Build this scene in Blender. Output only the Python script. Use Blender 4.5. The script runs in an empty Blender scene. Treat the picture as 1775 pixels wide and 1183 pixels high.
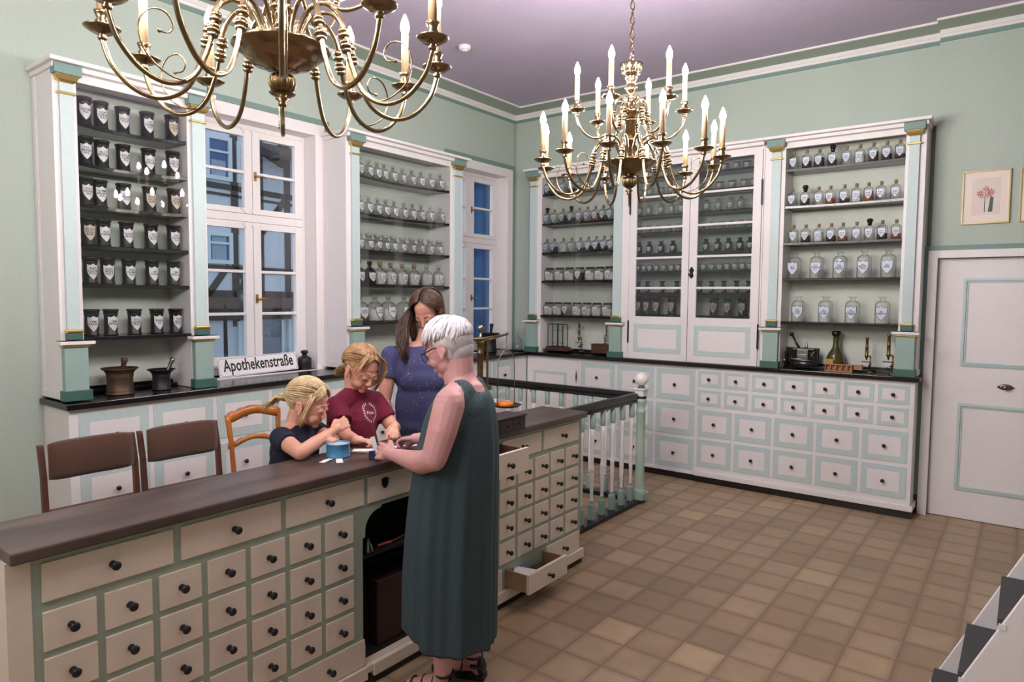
import bpy, bmesh, math, random
from mathutils import Vector, Matrix, Euler
from math import sin, cos, pi, radians, sqrt, atan2

S = bpy.context.scene
COL = S.collection
random.seed(7)

# ---------------------------------------------------------------- camera
CAMLOC = Vector((4.7085, -6.22, 1.68))
cam_d = bpy.data.cameras.new('camera')
cam = bpy.data.objects.new('camera', cam_d)
COL.objects.link(cam)
S.camera = cam
cam_d.sensor_width = 36.0
cam_d.lens = 36.0 * 1175.0 / 1775.0
cam_d.clip_start = 0.05
yaw, pitch, roll = -.65023933, .06376695, .00812758
fw = Vector((sin(yaw) * cos(pitch), cos(yaw) * cos(pitch), -sin(pitch)))
ri = Vector((cos(yaw), -sin(yaw), 0))
up = ri.cross(fw)
r2 = ri * cos(roll) + up * sin(roll)
u2 = r2.cross(fw)
cam.matrix_world = Matrix(((r2.x, u2.x, -fw.x, CAMLOC.x), (r2.y, u2.y, -fw.y, CAMLOC.y),
                           (r2.z, u2.z, -fw.z, CAMLOC.z), (0, 0, 0, 1)))

# ---------------------------------------------------------------- world, exposure
S.view_settings.view_transform = 'Standard'
S.view_settings.look = 'None'
S.view_settings.gamma = 1.0
S.view_settings.use_curve_mapping = False
S.view_settings.exposure = -0.16
W = bpy.data.worlds.new('dusk sky'); S.world = W; W.use_nodes = True
bg = W.node_tree.nodes['Background']
bg.inputs[0].default_value = (0.70, 0.79, 0.98, 1)
bg.inputs[1].default_value = WORLD_STRENGTH = 1.3
BULB = 560.0          # emission strength of the candle bulbs
BULB_COLOR = (1.0, 0.955, 0.925)

# ---------------------------------------------------------------- materials
def rgb(r, g, b):
    f = lambda c: (c / 255 / 12.92) if c / 255 <= .04045 else ((c / 255 + .055) / 1.055) ** 2.4
    return (f(r), f(g), f(b), 1)

MATS = {}
def mat(name, col, rough=.5, metal=0.0, noise=0.0, nscale=8.0, bump=0.0, bscale=60.0, spec=None, sheen=0.0, coat=0.0, col2=None, stretch=None):
    if name in MATS: return MATS[name]
    m = bpy.data.materials.new(name); m.use_nodes = True
    nt = m.node_tree; p = nt.nodes['Principled BSDF']
    p.inputs['Base Color'].default_value = col
    p.inputs['Roughness'].default_value = rough
    p.inputs['Metallic'].default_value = metal
    if spec is not None: p.inputs['Specular IOR Level'].default_value = spec
    if sheen: p.inputs['Sheen Weight'].default_value = sheen
    if coat: p.inputs['Coat Weight'].default_value = coat
    if noise or bump or col2:
        tc = nt.nodes.new('ShaderNodeTexCoord')
        mp = nt.nodes.new('ShaderNodeMapping'); nt.links.new(tc.outputs['Object'], mp.inputs[0])
        if stretch: mp.inputs['Scale'].default_value = stretch
    if noise or col2:
        n = nt.nodes.new('ShaderNodeTexNoise'); n.inputs['Scale'].default_value = nscale; n.inputs['Detail'].default_value = 5
        nt.links.new(mp.outputs[0], n.inputs['Vector'])
        mx = nt.nodes.new('ShaderNodeMix'); mx.data_type = 'RGBA'
        cr = nt.nodes.new('ShaderNodeMapRange'); cr.inputs[1].default_value = .32; cr.inputs[2].default_value = .68
        nt.links.new(n.outputs['Fac'], cr.inputs[0]); nt.links.new(cr.outputs[0], mx.inputs[0])
        mx.inputs[6].default_value = tuple(c * (1 - noise) for c in col[:3]) + (1,)
        mx.inputs[7].default_value = col2 if col2 else tuple(min(1, c * (1 + noise)) for c in col[:3]) + (1,)
        nt.links.new(mx.outputs[2], p.inputs['Base Color'])
    if bump:
        n2 = nt.nodes.new('ShaderNodeTexNoise'); n2.inputs['Scale'].default_value = bscale; n2.inputs['Detail'].default_value = 3
        nt.links.new(mp.outputs[0], n2.inputs['Vector'])
        b = nt.nodes.new('ShaderNodeBump'); b.inputs['Strength'].default_value = bump; b.inputs['Distance'].default_value = .004
        nt.links.new(n2.outputs['Fac'], b.inputs['Height']); nt.links.new(b.outputs[0], p.inputs['Normal'])
    MATS[name] = m
    return m

def glassmat(name, tint, rough=.03, base=.06, ior=1.45, edge=None, ripple=0):
    """thin clear glass: transmits with a tint, mirrors by the Fresnel law"""
    if name in MATS: return MATS[name]
    m = bpy.data.materials.new(name); m.use_nodes = True; nt = m.node_tree
    nt.nodes.remove(nt.nodes['Principled BSDF'])
    out = nt.nodes['Material Output']
    tr = nt.nodes.new('ShaderNodeBsdfTransparent'); tr.inputs[0].default_value = tint
    gl = nt.nodes.new('ShaderNodeBsdfGlossy'); gl.inputs['Roughness'].default_value = rough
    g = nt.nodes.new('ShaderNodeNewGeometry')
    dt = nt.nodes.new('ShaderNodeVectorMath'); dt.operation = 'DOT_PRODUCT'; nt.links.new(g.outputs['Normal'], dt.inputs[0]); nt.links.new(g.outputs['Incoming'], dt.inputs[1])
    ab = nt.nodes.new('ShaderNodeMath'); ab.operation = 'ABSOLUTE'; nt.links.new(dt.outputs['Value'], ab.inputs[0])
    om = nt.nodes.new('ShaderNodeMath'); om.operation = 'SUBTRACT'; om.inputs[0].default_value = 1; nt.links.new(ab.outputs[0], om.inputs[1])
    pw = nt.nodes.new('ShaderNodeMath'); pw.operation = 'POWER'; nt.links.new(om.outputs[0], pw.inputs[0]); pw.inputs[1].default_value = 5 if ior < 1.5 else 3.2
    fr = nt.nodes.new('ShaderNodeMath'); fr.operation = 'MULTIPLY_ADD'; nt.links.new(pw.outputs[0], fr.inputs[0]); fr.inputs[1].default_value = .9; fr.inputs[2].default_value = base; fr.use_clamp = True
    mx = nt.nodes.new('ShaderNodeMixShader')
    nt.links.new(fr.outputs[0], mx.inputs[0]); nt.links.new(tr.outputs[0], mx.inputs[1]); nt.links.new(gl.outputs[0], mx.inputs[2])
    nt.links.new(mx.outputs[0], out.inputs[0])
    if edge:      # glass seen along the wall of the vessel is deeper in tone
        p2 = nt.nodes.new('ShaderNodeMath'); p2.operation = 'POWER'; nt.links.new(om.outputs[0], p2.inputs[0]); p2.inputs[1].default_value = 2.2
        cm = nt.nodes.new('ShaderNodeMix'); cm.data_type = 'RGBA'; nt.links.new(p2.outputs[0], cm.inputs[0]); cm.inputs[6].default_value = tint; cm.inputs[7].default_value = edge
        nt.links.new(cm.outputs[2], tr.inputs[0])
    if ripple:
        n = nt.nodes.new('ShaderNodeTexNoise'); n.inputs['Scale'].default_value = 26; n.inputs['Detail'].default_value = 3
        tc = nt.nodes.new('ShaderNodeTexCoord'); nt.links.new(tc.outputs['Object'], n.inputs['Vector'])
        b = nt.nodes.new('ShaderNodeBump'); b.inputs['Strength'].default_value = ripple; b.inputs['Distance'].default_value = .01
        nt.links.new(n.outputs['Fac'], b.inputs['Height']); nt.links.new(b.outputs[0], gl.inputs['Normal'])
    MATS[name] = m
    return m

def emit(name, col, strength):
    m = bpy.data.materials.new(name); m.use_nodes = True; nt = m.node_tree
    p = nt.nodes['Principled BSDF']; p.inputs['Base Color'].default_value = (1, 1, 1, 1)
    p.inputs['Emission Color'].default_value = tuple(col) + (1,); p.inputs['Emission Strength'].default_value = strength
    MATS[name] = m; return m

M_wall = mat('sage wallpaper', rgb(176, 187, 177), .75, noise=.05, nscale=60, bump=.06, bscale=300, stretch=(1, 1, 4))
M_ceil = mat('mauve ceiling paint', rgb(178, 166, 186), .9, noise=.03, nscale=3)
M_cove = mat('grey green cornice band', rgb(158, 170, 156), .8)
M_white = mat('cream white paint', rgb(229, 223, 223), .45, noise=.015, nscale=30)
M_panel = mat('cream side panel paint', rgb(226, 212, 198), .5, noise=.02, nscale=30)
M_blue = mat('pale blue green paint', rgb(190, 206, 206), .45, noise=.03, nscale=40)
M_teal = mat('sea green paint', rgb(148, 172, 164), .45, noise=.03, nscale=40)
M_dteal = mat('dark green paint', rgb(64, 102, 92), .4, noise=.03, nscale=40)
M_line = mat('teal line paint', rgb(116, 142, 136), .5)
M_gold = mat('gilded moulding', rgb(212, 186, 122), .28, .9)
M_black = mat('black lacquer', rgb(24, 21, 24), .22, noise=.1, nscale=20)
M_knob = mat('black turned wood', rgb(22, 20, 22), .3)
M_cream = mat('cream counter paint', rgb(236, 220, 202), .5, noise=.02, nscale=25)
M_sage = mat('sage frame paint', rgb(166, 178, 162), .5, noise=.03, nscale=25)
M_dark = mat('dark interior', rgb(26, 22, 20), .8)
M_inner = mat('niche backboard paint', rgb(206, 210, 200), .7, noise=.02, nscale=20)
M_brass = mat('polished brass', rgb(146, 126, 98), .22, 1.0, noise=.06, nscale=6)
M_brass2 = mat('aged brass', rgb(134, 112, 78), .35, 1.0, noise=.12, nscale=20)
M_candle = mat('ivory candle sleeve', rgb(168, 138, 106), .5)
M_bulb = emit('glowing candle bulb', BULB_COLOR, BULB)
M_pane = glassmat('window pane glass', (.96, .98, .98, 1), .01)
M_oldpane = glassmat('rippled cabinet glass', (.80, .82, .83, 1), .05, base=.07, ripple=.35)
M_bottle = glassmat('clear bottle glass', (.92, .93, .925, 1), .05, base=.07, ior=1.5, edge=(.42, .44, .43, 1))
M_label = mat('white enamel label', rgb(232, 226, 228), .35)
M_label3 = mat('blue grey etched label', rgb(196, 204, 220), .4)
M_label2 = mat('aged paper label', rgb(214, 196, 176), .5)
M_ink = mat('black ink', rgb(24, 22, 24), .5)
M_jar = mat('black japanned jar', rgb(28, 26, 28), .35, noise=.2, nscale=30)
M_cork = mat('cork', rgb(150, 118, 86), .8, noise=.2, nscale=80)
M_powder = mat('white powder', rgb(226, 222, 214), .9, noise=.03, nscale=30)
M_herb = mat('dark dried herb', rgb(64, 46, 40), .9, noise=.4, nscale=60)
M_amber = mat('amber tincture', rgb(150, 82, 34), .3, noise=.1, nscale=10)
M_seal = mat('black sealing wax', rgb(20, 18, 20), .25)
M_darkglass = mat('dark bottle glass', rgb(30, 27, 28), .12)
M_iron = mat('cast iron', rgb(48, 46, 50), .45, .6, noise=.15, nscale=40, bump=.2, bscale=120)
M_bronze = mat('brown patinated bronze', rgb(84, 64, 50), .5, .5, noise=.2, nscale=20)
M_steel = mat('worn steel', rgb(150, 146, 142), .3, 1.0)
M_wood = mat('honey polished wood', rgb(176, 104, 44), .22, noise=.18, nscale=14, coat=.4, stretch=(1, 1, .25))
M_dwood = mat('dark brown wood', rgb(78, 48, 36), .4, noise=.15, nscale=20, stretch=(1, 1, .2))
M_cloth = mat('brown upholstery', rgb(78, 50, 34), .95, noise=.12, nscale=300, bump=.3, bscale=500, sheen=.3)
M_paper = mat('white paper', rgb(240, 238, 236), .7)

# ---------------------------------------------------------------- mesh helper
class MB:
    def __init__(s): s.v = []; s.f = []; s.m = []; s.sm = []
    def add(s, vs, fs, mi=0, smooth=False):
        o = len(s.v); s.v += [tuple(v) for v in vs]
        for f in fs: s.f.append([i + o for i in f]); s.m.append(mi); s.sm.append(smooth)
        return s
    def box(s, x0, x1, y0, y1, z0, z1, mi=0):
        if x0 > x1: x0, x1 = x1, x0
        if y0 > y1: y0, y1 = y1, y0
        if z0 > z1: z0, z1 = z1, z0
        vs = [(x0, y0, z0), (x1, y0, z0), (x1, y1, z0), (x0, y1, z0), (x0, y0, z1), (x1, y0, z1), (x1, y1, z1), (x0, y1, z1)]
        return s.add(vs, [(0, 3, 2, 1), (4, 5, 6, 7), (0, 1, 5, 4), (1, 2, 6, 5), (2, 3, 7, 6), (3, 0, 4, 7)], mi)
    def prism(s, pts, a0, a1, axis, mi=0, smooth=False):
        """2-D outline swept along an axis; pts are the other two coordinates in order"""
        n = len(pts)
        def P(p, a):
            if axis == 0: return (a, p[0], p[1])
            if axis == 1: return (p[0], a, p[1])
            return (p[0], p[1], a)
        vs = [P(p, a0) for p in pts] + [P(p, a1) for p in pts]
        fs = [(i, (i + 1) % n, n + (i + 1) % n, n + i) for i in range(n)] + [tuple(range(n))[::-1], tuple(range(n, 2 * n))]
        return s.add(vs, fs, mi, smooth)
    def lathe(s, prof, c=(0, 0, 0), n=20, mi=0, axis=2, smooth=True, squash=(1, 1), power=None):
        """profile [(r, h)] around an axis; power makes a rounded square section"""
        vs = []; fs = []
        for r, h in prof:
            for k in range(n):
                a = 2 * pi * k / n
                ca, sa = cos(a), sin(a)
                if power:
                    q = (abs(ca) ** power + abs(sa) ** power) ** (-1 / power); ca *= q; sa *= q
                x, y = r * ca * squash[0], r * sa * squash[1]
                if axis == 2: vs.append((c[0] + x, c[1] + y, c[2] + h))
                elif axis == 0: vs.append((c[0] + h, c[1] + x, c[2] + y))
                else: vs.append((c[0] + x, c[1] + h, c[2] + y))
        for i in range(len(prof) - 1):
            for k in range(n):
                a, b = i * n + k, i * n + (k + 1) % n
                fs.append((a, b, b + n, a + n) if axis != 1 else (a, a + n, b + n, b))
        fs.append(tuple(range(n))[::-1] if axis != 1 else tuple(range(n)))
        L = (len(prof) - 1) * n
        fs.append(tuple(range(L, L + n)) if axis != 1 else tuple(range(L, L + n))[::-1])
        return s.add(vs, fs, mi, smooth)
    def tube(s, pts, r, n=8, mi=0, flat=None):
        """tube through points; r a number or one per point"""
        pts = [Vector(p) for p in pts]; N = len(pts)
        rs = r if isinstance(r, (list, tuple)) else [r] * N
        vs = []; fs = []; ref = None
        for i, p in enumerate(pts):
            t = (pts[min(i + 1, N - 1)] - pts[max(i - 1, 0)]).normalized()
            if ref is None:
                ref = Vector((0, 0, 1)) if abs(t.z) < .9 else Vector((1, 0, 0))
            a = t.cross(ref)
            if a.length < 1e-5: a = t.cross(Vector((0, 1, 0)))
            a.normalize(); b = a.cross(t).normalized(); ref = b
            for k in range(n):
                w = 2 * pi * k / n
                vs.append(p + (a * cos(w) + b * sin(w) * (flat or 1)) * rs[i])
        for i in range(N - 1):
            for k in range(n):
                q, w = i * n + k, i * n + (k + 1) % n
                fs.append((q, q + n, w + n, w))
        fs.append(tuple(range(n))); fs.append(tuple(range((N - 1) * n, N * n))[::-1])
        return s.add(vs, fs, mi, True)
    def ball(s, c, r, n=14, mi=0, rad=None, rot=None):
        rad = rad or (r, r, r); vs = []; fs = []; h = n // 2
        R = rot or Matrix.Identity(3)
        for i in range(1, h):
            ph = pi * i / h
            for k in range(n):
                a = 2 * pi * k / n
                vs.append(Vector(c) + R @ Vector((rad[0] * sin(ph) * cos(a), rad[1] * sin(ph) * sin(a), rad[2] * cos(ph))))
        top = len(vs); vs.append(Vector(c) + R @ Vector((0, 0, rad[2]))); vs.append(Vector(c) + R @ Vector((0, 0, -rad[2])))
        for i in range(h - 2):
            for k in range(n):
                a, b = i * n + k, i * n + (k + 1) % n
                fs.append((a, a + n, b + n, b))
        for k in range(n):
            fs.append((top, k, (k + 1) % n)); q = (h - 2) * n
            fs.append((top + 1, q + (k + 1) % n, q + k))
        return s.add(vs, fs, mi, True)
    def xf(s, M):
        s.v = [tuple(M @ Vector(v)) for v in s.v]; return s
    def build(s, name, mats, parent=None, bevel=0, world=True, kind=None, angle=None):
        off = Vector((0, 0, 0))
        if parent is not None and world:
            p = parent
            while p is not None: off += p.location; p = p.parent
        me = bpy.data.meshes.new(name)
        me.from_pydata([Vector(v) - off for v in s.v], [], s.f)
        for m in (mats if isinstance(mats, (list, tuple)) else [mats]): me.materials.append(m)
        me.polygons.foreach_set('material_index', s.m)
        me.polygons.foreach_set('use_smooth', s.sm)
        me.update()
        o = bpy.data.objects.new(name, me); COL.objects.link(o)
        if parent is not None: o.parent = parent
        if bevel:
            b = o.modifiers.new('soft edges', 'BEVEL'); b.width = bevel; b.segments = 2; b.limit_method = 'ANGLE'; b.angle_limit = radians(50)
        if kind: o['kind'] = kind
        return o

def thing(name, label, cat, loc=(0, 0, 0), rz=0.0, group=None):
    o = bpy.data.objects.new(name, None); COL.objects.link(o)
    o.location = loc; o.rotation_euler = (0, 0, rz); o.empty_display_size = .05
    o['label'] = label; o['category'] = cat
    if group: o['group'] = group
    return o
def tag(o, label, cat, group=None):
    o['label'] = label; o['category'] = cat
    if group: o['group'] = group
    return o
def struct(name, mb, mats, bevel=0): return mb.build(name, mats, None, bevel, kind='structure')
def copy_tree(o, parent=None):
    c = o.copy(); COL.objects.link(c); c.parent = parent
    for ch in list(o.children): copy_tree(ch, c)
    return c

ORD = ['first', 'second', 'third', 'fourth', 'fifth', 'sixth', 'seventh', 'eighth', 'ninth', 'tenth']
def nth(i, n):
    if n == 1: return 'only'
    if i == 0: return 'leftmost'
    if i == n - 1: return 'rightmost'
    return ORD[i] + ' from left'

_txt = {}
def text_mesh(body, size, bold=.012, cx=True):
    """lettering as plain mesh data: vertices and faces lying in the XY plane"""
    key = (body, round(size, 5), bold)
    if key in _txt: return _txt[key]
    cu = bpy.data.curves.new('lettering', 'FONT'); cu.body = body; cu.size = size
    cu.align_x = 'CENTER' if cx else 'LEFT'; cu.align_y = 'CENTER'; cu.resolution_u = 2
    cu.space_line = .85; cu.offset = size * bold
    o = bpy.data.objects.new('lettering', cu); COL.objects.link(o)
    bpy.context.view_layer.update()
    me = bpy.data.meshes.new_from_object(o.evaluated_get(bpy.context.evaluated_depsgraph_get()))
    vs = [tuple(v.co) for v in me.vertices]; fs = [tuple(p.vertices) for p in me.polygons]
    bpy.data.objects.remove(o); bpy.data.curves.remove(cu); bpy.data.meshes.remove(me)
    _txt[key] = (vs, fs)
    return vs, fs

# ================================================================= THE ROOM
ZC = 3.73
JOG = 4.085
# floor with tile material
def floor_material():
    m = bpy.data.materials.new('tan clay floor tiles'); m.use_nodes = True; nt = m.node_tree; p = nt.nodes['Principled BSDF']
    tc = nt.nodes.new('ShaderNodeTexCoord')
    sep = nt.nodes.new('ShaderNodeSeparateXYZ'); nt.links.new(tc.outputs['Object'], sep.inputs[0])
    def math_(op, a, b=None, b2=None):
        n = nt.nodes.new('ShaderNodeMath'); n.operation = op
        for i, q in enumerate((a, b, b2)):
            if q is None: continue
            if isinstance(q, (int, float)): n.inputs[i].default_value = q
            else: nt.links.new(q, n.inputs[i])
        return n.outputs[0]
    PX, PY = .2135, .2232
    tx = math_('DIVIDE', math_('SUBTRACT', sep.outputs[0], 4.29 - 40 * PX), PX)
    ty = math_('DIVIDE', math_('SUBTRACT', sep.outputs[1], -.448 - 60 * PY), PY)
    ix, iy = math_('FLOOR', tx), math_('FLOOR', ty)
    fx, fy = math_('FRACT', tx), math_('FRACT', ty)
    ex = math_('MINIMUM', fx, math_('SUBTRACT', 1.0, fx)); ey = math_('MINIMUM', fy, math_('SUBTRACT', 1.0, fy))
    e = math_('MINIMUM', ex, ey)
    grout = math_('LESS_THAN', e, .022)
    edge = nt.nodes.new('ShaderNodeMapRange'); nt.links.new(e, edge.inputs[0]); edge.inputs[1].default_value = .02; edge.inputs[2].default_value = .16
    cmb = nt.nodes.new('ShaderNodeCombineXYZ'); nt.links.new(ix, cmb.inputs[0]); nt.links.new(iy, cmb.inputs[1])
    wn = nt.nodes.new('ShaderNodeTexWhiteNoise'); wn.noise_dimensions = '3D'; nt.links.new(cmb.outputs[0], wn.inputs[0])
    ramp = nt.nodes.new('ShaderNodeValToRGB'); nt.links.new(wn.outputs[0], ramp.inputs[0])
    el = ramp.color_ramp.elements; el[0].color = rgb(152, 128, 102); el[1].color = rgb(184, 158, 126)
    for pos, c in ((.3, rgb(166, 140, 112)), (.6, rgb(172, 148, 120)), (.8, rgb(160, 134, 104))):
        q = el.new(pos); q.color = c
    n = nt.nodes.new('ShaderNodeTexNoise'); n.inputs['Scale'].default_value = 7; n.inputs['Detail'].default_value = 6
    nt.links.new(tc.outputs['Object'], n.inputs['Vector'])
    n2 = nt.nodes.new('ShaderNodeTexNoise'); n2.inputs['Scale'].default_value = 160; nt.links.new(tc.outputs['Object'], n2.inputs['Vector'])
    v = math_('ADD', math_('MULTIPLY', n.outputs['Fac'], .42), math_('MULTIPLY', n2.outputs['Fac'], .16))
    v = math_('ADD', v, .70)
    mul = nt.nodes.new('ShaderNodeMix'); mul.data_type = 'RGBA'; mul.blend_type = 'MULTIPLY'; mul.inputs[0].default_value = 1
    nt.links.new(ramp.outputs[0], mul.inputs[6]); nt.links.new(v, mul.inputs[7])
    dk = nt.nodes.new('ShaderNodeMix'); dk.data_type = 'RGBA'; nt.links.new(edge.outputs[0], dk.inputs[0])
    m2 = nt.nodes.new('ShaderNodeMix'); m2.data_type = 'RGBA'; m2.blend_type = 'MULTIPLY'; m2.inputs[0].default_value = 1
    nt.links.new(mul.outputs[2], m2.inputs[6]); m2.inputs[7].default_value = (.82, .78, .74, 1)
    nt.links.new(m2.outputs[2], dk.inputs[6]); nt.links.new(mul.outputs[2], dk.inputs[7])
    fin = nt.nodes.new('ShaderNodeMix'); fin.data_type = 'RGBA'; nt.links.new(grout, fin.inputs[0])
    nt.links.new(dk.outputs[2], fin.inputs[6]); fin.inputs[7].default_value = rgb(134, 110, 90)
    nt.links.new(fin.outputs[2], p.inputs['Base Color'])
    rr = math_('ADD', math_('MULTIPLY', n.outputs['Fac'], .25), .32); nt.links.new(rr, p.inputs['Roughness'])
    b = nt.nodes.new('ShaderNodeBump'); b.inputs['Strength'].default_value = .5; b.inputs['Distance'].default_value = .003
    nt.links.new(math_('SUBTRACT', math_('MULTIPLY', n2.outputs['Fac'], .2), grout), b.inputs['Height']); nt.links.new(b.outputs[0], p.inputs['Normal'])
    return m
struct('floor', MB().box(-.45, 8.0, -10.0, .3, -.1, 0), floor_material())
struct('wall_right', MB().box(8.0, 8.3, -10.0, .3, 0, ZC), M_wall)
struct('wall_rear', MB().box(-.45, 8.3, -10.3, -10.0, 0, ZC), M_wall)
struct('ceiling', MB().box(-.45, 8.0, -10.0, .3, ZC, ZC + .1), M_ceil)

# window wall (x = 0) with two openings
W1 = (-3.705, -2.715, 1.075, 2.995)
W2 = (-1.125, -.137, 1.095, 3.03)
mb = MB()
xs0, xs1 = -.215, 0
mb.box(xs0, xs1, -10, W1[0], 0, ZC).box(xs0, xs1, W1[1], W2[0], 0, ZC).box(xs0, xs1, W2[1], .3, 0, ZC)
for w in (W1, W2):
    mb.box(xs0, xs1, w[0], w[1], 0, w[2]); mb.box(xs0, xs1, w[0], w[1], w[3], ZC)
struct('wall_left', mb, M_wall)
# back wall (y = 0) and its forward door section with the door opening
DX0, DX1, DZ = 4.137, 5.06, 2.01
mb = MB().box(0, JOG, 0, .3, 0, ZC)
mb.box(DX0, DX1, .12, .3, 0, DZ); mb.box(JOG, DX0, -.06, .3, 0, ZC).box(DX0, DX1, -.06, .3, DZ, ZC).box(DX1, 8, -.06, .3, 0, ZC)  # slab behind the door is added to block light leaking under it
struct('wall_back', mb, M_wall)

# cornice: teal line, white moulding, grey green band on the ceiling with a white fillet
def cornice_seg(mb, kind, a0, a1, off):
    rows = [(.0, .010, 3.640, 3.668, 1), (.0, .022, 3.668, 3.690, 0), (.0, .034, 3.690, 3.722, 0), (.0, .26, 3.722, 3.73, 2), (.26, .275, 3.715, 3.73, 0)]
    for d0, d1, z0, z1, mi in rows:
        if kind == 'w': mb.box(off + d0, off + d1, a0, -.2601 if d0 == .26 else a1, z0, z1, mi)
        else: mb.box((d1 if a0 == 0 else a0), a1, -(off + d1), -(off + d0), z0, z1, mi)
mb = MB(); cornice_seg(mb, 'w', -10, 0, 0); struct('trim_1', mb, [M_white, M_line, M_cove])
mb = MB(); cornice_seg(mb, 'b', 0, JOG, 0.0001); cornice_seg(mb, 'b', JOG, 8, .06); struct('trim_2', mb, [M_white, M_line, M_cove])
# ribbed corner strips
struct('trim_3', MB().tube([(.015, -.015, 1.1), (.015, -.015, 3.64)], .006, 6), M_wall)

# window casings, sills and sashes
M_handle = mat('brass window fittings', rgb(176, 148, 96), .3, 1.0)
def window(n, w, cl, gl):
    y0, y1, z0, z1 = w
    cs = MB()
    # reveal lining
    cs.box(-.20, -.001, y0 - .0, y0 + .006, z0, z1).box(-.20, -.001, y1 - .006, y1, z0, z1).box(-.20, -.001, y0 + .006, y1 - .006, z1 - .006, z1)
    # flat casing
    cs.box(0, .014, cl, y0 + .006, z0, z1 - .006).box(0, .014, y1 - .006, y1 + .085, z0, z1 + .085).box(0, .014, cl, y1 - .006, z1 - .006, z1 + .085)
    # teal outer line
    t = .045
    cs.box(0, .020, y1 + .085, min(y1 + .085 + t, -.002), z0, z1 + .085, 1)
    cs.box(0, .020, gl, min(y1 + .085 + t, -.002), z1 + .085, z1 + .085 + t, 1)
    struct('trim_%d' % (n + 3), cs, [M_white, M_line], .002)
    struct('trim_%d' % (n + 5), MB().box(-.19, .055, y0 - .04, y1 + .04, z0 - .035, z0), M_white, .003)
    root = MB()
    X0, X1 = -.19, -.135
    ym = (y0 + y1) / 2 + .005
    zt = z0 + (2.28 - W1[2])       # transom
    fr = root
    y0 += .0065; y1 -= .0065; z1 -= .0065
    fr.box(X0, X1, y0, y0 + .03, z0, z1).box(X0, X1, y1 - .03, y1, z0, z1).box(X0, X1, y0 + .03, y1 - .03, z1 - .035, z1).box(X0, X1, y0 + .03, y1 - .03, z0, z0 + .05)
    fr.box(X0, X1 + .006, y0 + .03, y1 - .03, zt - .03, zt + .03)
    f = struct('window_%d' % n, fr, M_white, .003)
    panes = []
    for (a, b) in ((y0 + .03, ym), (ym, y1 - .03)):
        for (c, d, cnt) in ((z0 + .05, zt - .03, 3), (zt + .03, z1 - .035, 2)):
            sb = MB(); sx0, sx1 = -.172, -.128
            st = .068
            sb.box(sx0, sx1, a + .002, a + st, c + .002, d - .002).box(sx0, sx1, b - st, b - .002, c + .002, d - .002)
            bot = .085 if cnt == 3 else .045
            sb.box(sx0, sx1, a + st, b - st, c + .002, c + bot).box(sx0, sx1, a + st, b - st, d - .055, d - .002)
            g0, g1 = c + bot, d - .055
            for k in range(1, cnt):
                zz = g0 + (g1 - g0) * k / cnt
                sb.box(sx0 + .005, sx1 - .003, a + st, b - st, zz - .011, zz + .011)
            so = sb.build('window_sash', M_white, f, .003)
            MB().box(-.152, -.149, a + st, b - st, g0, g1).build('window_pane', M_pane, so)
    # handles and catches
    for zz, tilt in ((z0 + (1.655 - W1[2]), 0), (z0 + (2.605 - W1[2]), .3)):
        h = MB(); h.box(-.132, -.124, ym + .012, ym + .034, zz - .035, zz + .035)
        h.tube([(-.125, ym + .023, zz), (-.095, ym + .023, zz)], .006)
        h.tube([(-.097, ym + .020, zz), (-.093, ym + .06, zz + .004), (-.095, ym + .10, zz - .004)], [.008, .006, .007])
        h.build('window_handle', M_handle, f)
    for zz in (zt + .05, zt - .06, z1 - .05):
        h = MB(); h.box(-.128, -.120, ym - .012, ym + .014, zz - .006, zz + .006)
        h.tube([(-.12, ym - .10, zz + .02), (-.108, ym - .085, zz + .005), (-.11, ym - .07, zz - .02)], .0035, 6)
        h.build('window_catch', M_white, f)
window(1, W1, -3.80, -3.90); window(2, W2, -1.20, -1.172)

# door
mb = MB()
mb.box(DX0 - .062, DX0, -.082, -.06, .0, DZ + .058).box(DX1, DX1 + .062, -.082, -.06, 0, DZ + .058).box(DX0, DX1, -.082, -.06, DZ, DZ + .058)
mb.box(DX0 - .10, DX0 - .062, -.074, -.06, .15, DZ + .094, 1).box(DX1 + .062, DX1 + .10, -.074, -.06, .15, DZ + .094, 1).box(DX0 - .062, DX1 + .062, -.074, -.06, DZ + .058, DZ + .094, 1)
struct('trim_8', mb, [M_white, M_line], .002)
struct('baseboard_back', MB().box(JOG, DX0 - .062, -.078, -.06, 0, .15), M_white, .002)
mb = MB()
mb.box(DX0 + .003, DX1 - .003, -.02, .02, .005, DZ - .003)
d = struct('door_1', mb, M_white)
def panel_frame(x0, x1, z0, z1, y, w=.032):
    m = MB()
    for k, (a, h) in enumerate(((0, .008), (.010, .014), (.022, .007))):
        b = a + .010
        m.box(x0 + a, x1 - a, y - h, y, z1 - b, z1 - a).box(x0 + a, x1 - a, y - h, y, z0 + a, z0 + b)
        m.box(x0 + a, x0 + b, y - h, y, z0 + b, z1 - b).box(x1 - b, x1 - a, y - h, y, z0 + b, z1 - b)
    return m
M_blue2 = M_blue
panel_frame(4.308, DX1 - .17, 1.185, 1.855, -.02).build('panel_moulding', M_blue2, d)
panel_frame(4.308, DX1 - .17, .225, .900, -.02).build('panel_moulding', M_blue2, d)
h = MB(); hx, hz = 4.60, 1.045
h.lathe([(.046, 0), (.044, .004), (.03, .006)], (hx, -.021, hz), 24, squash=(1.0, .5), axis=1)
h.v = [(v[0], -.021 - (v[1] + .021), v[2]) for v in h.v]
h.ball((hx, -.045, hz), .02, 14, rad=(.028, .018, .018)); h.ball((hx - .045, -.026, hz), .008); h.ball((hx + .045, -.026, hz), .008)
h.build('door_handle', mat('dull bronze handle', rgb(120, 108, 100), .3, 1.0), d)
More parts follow.
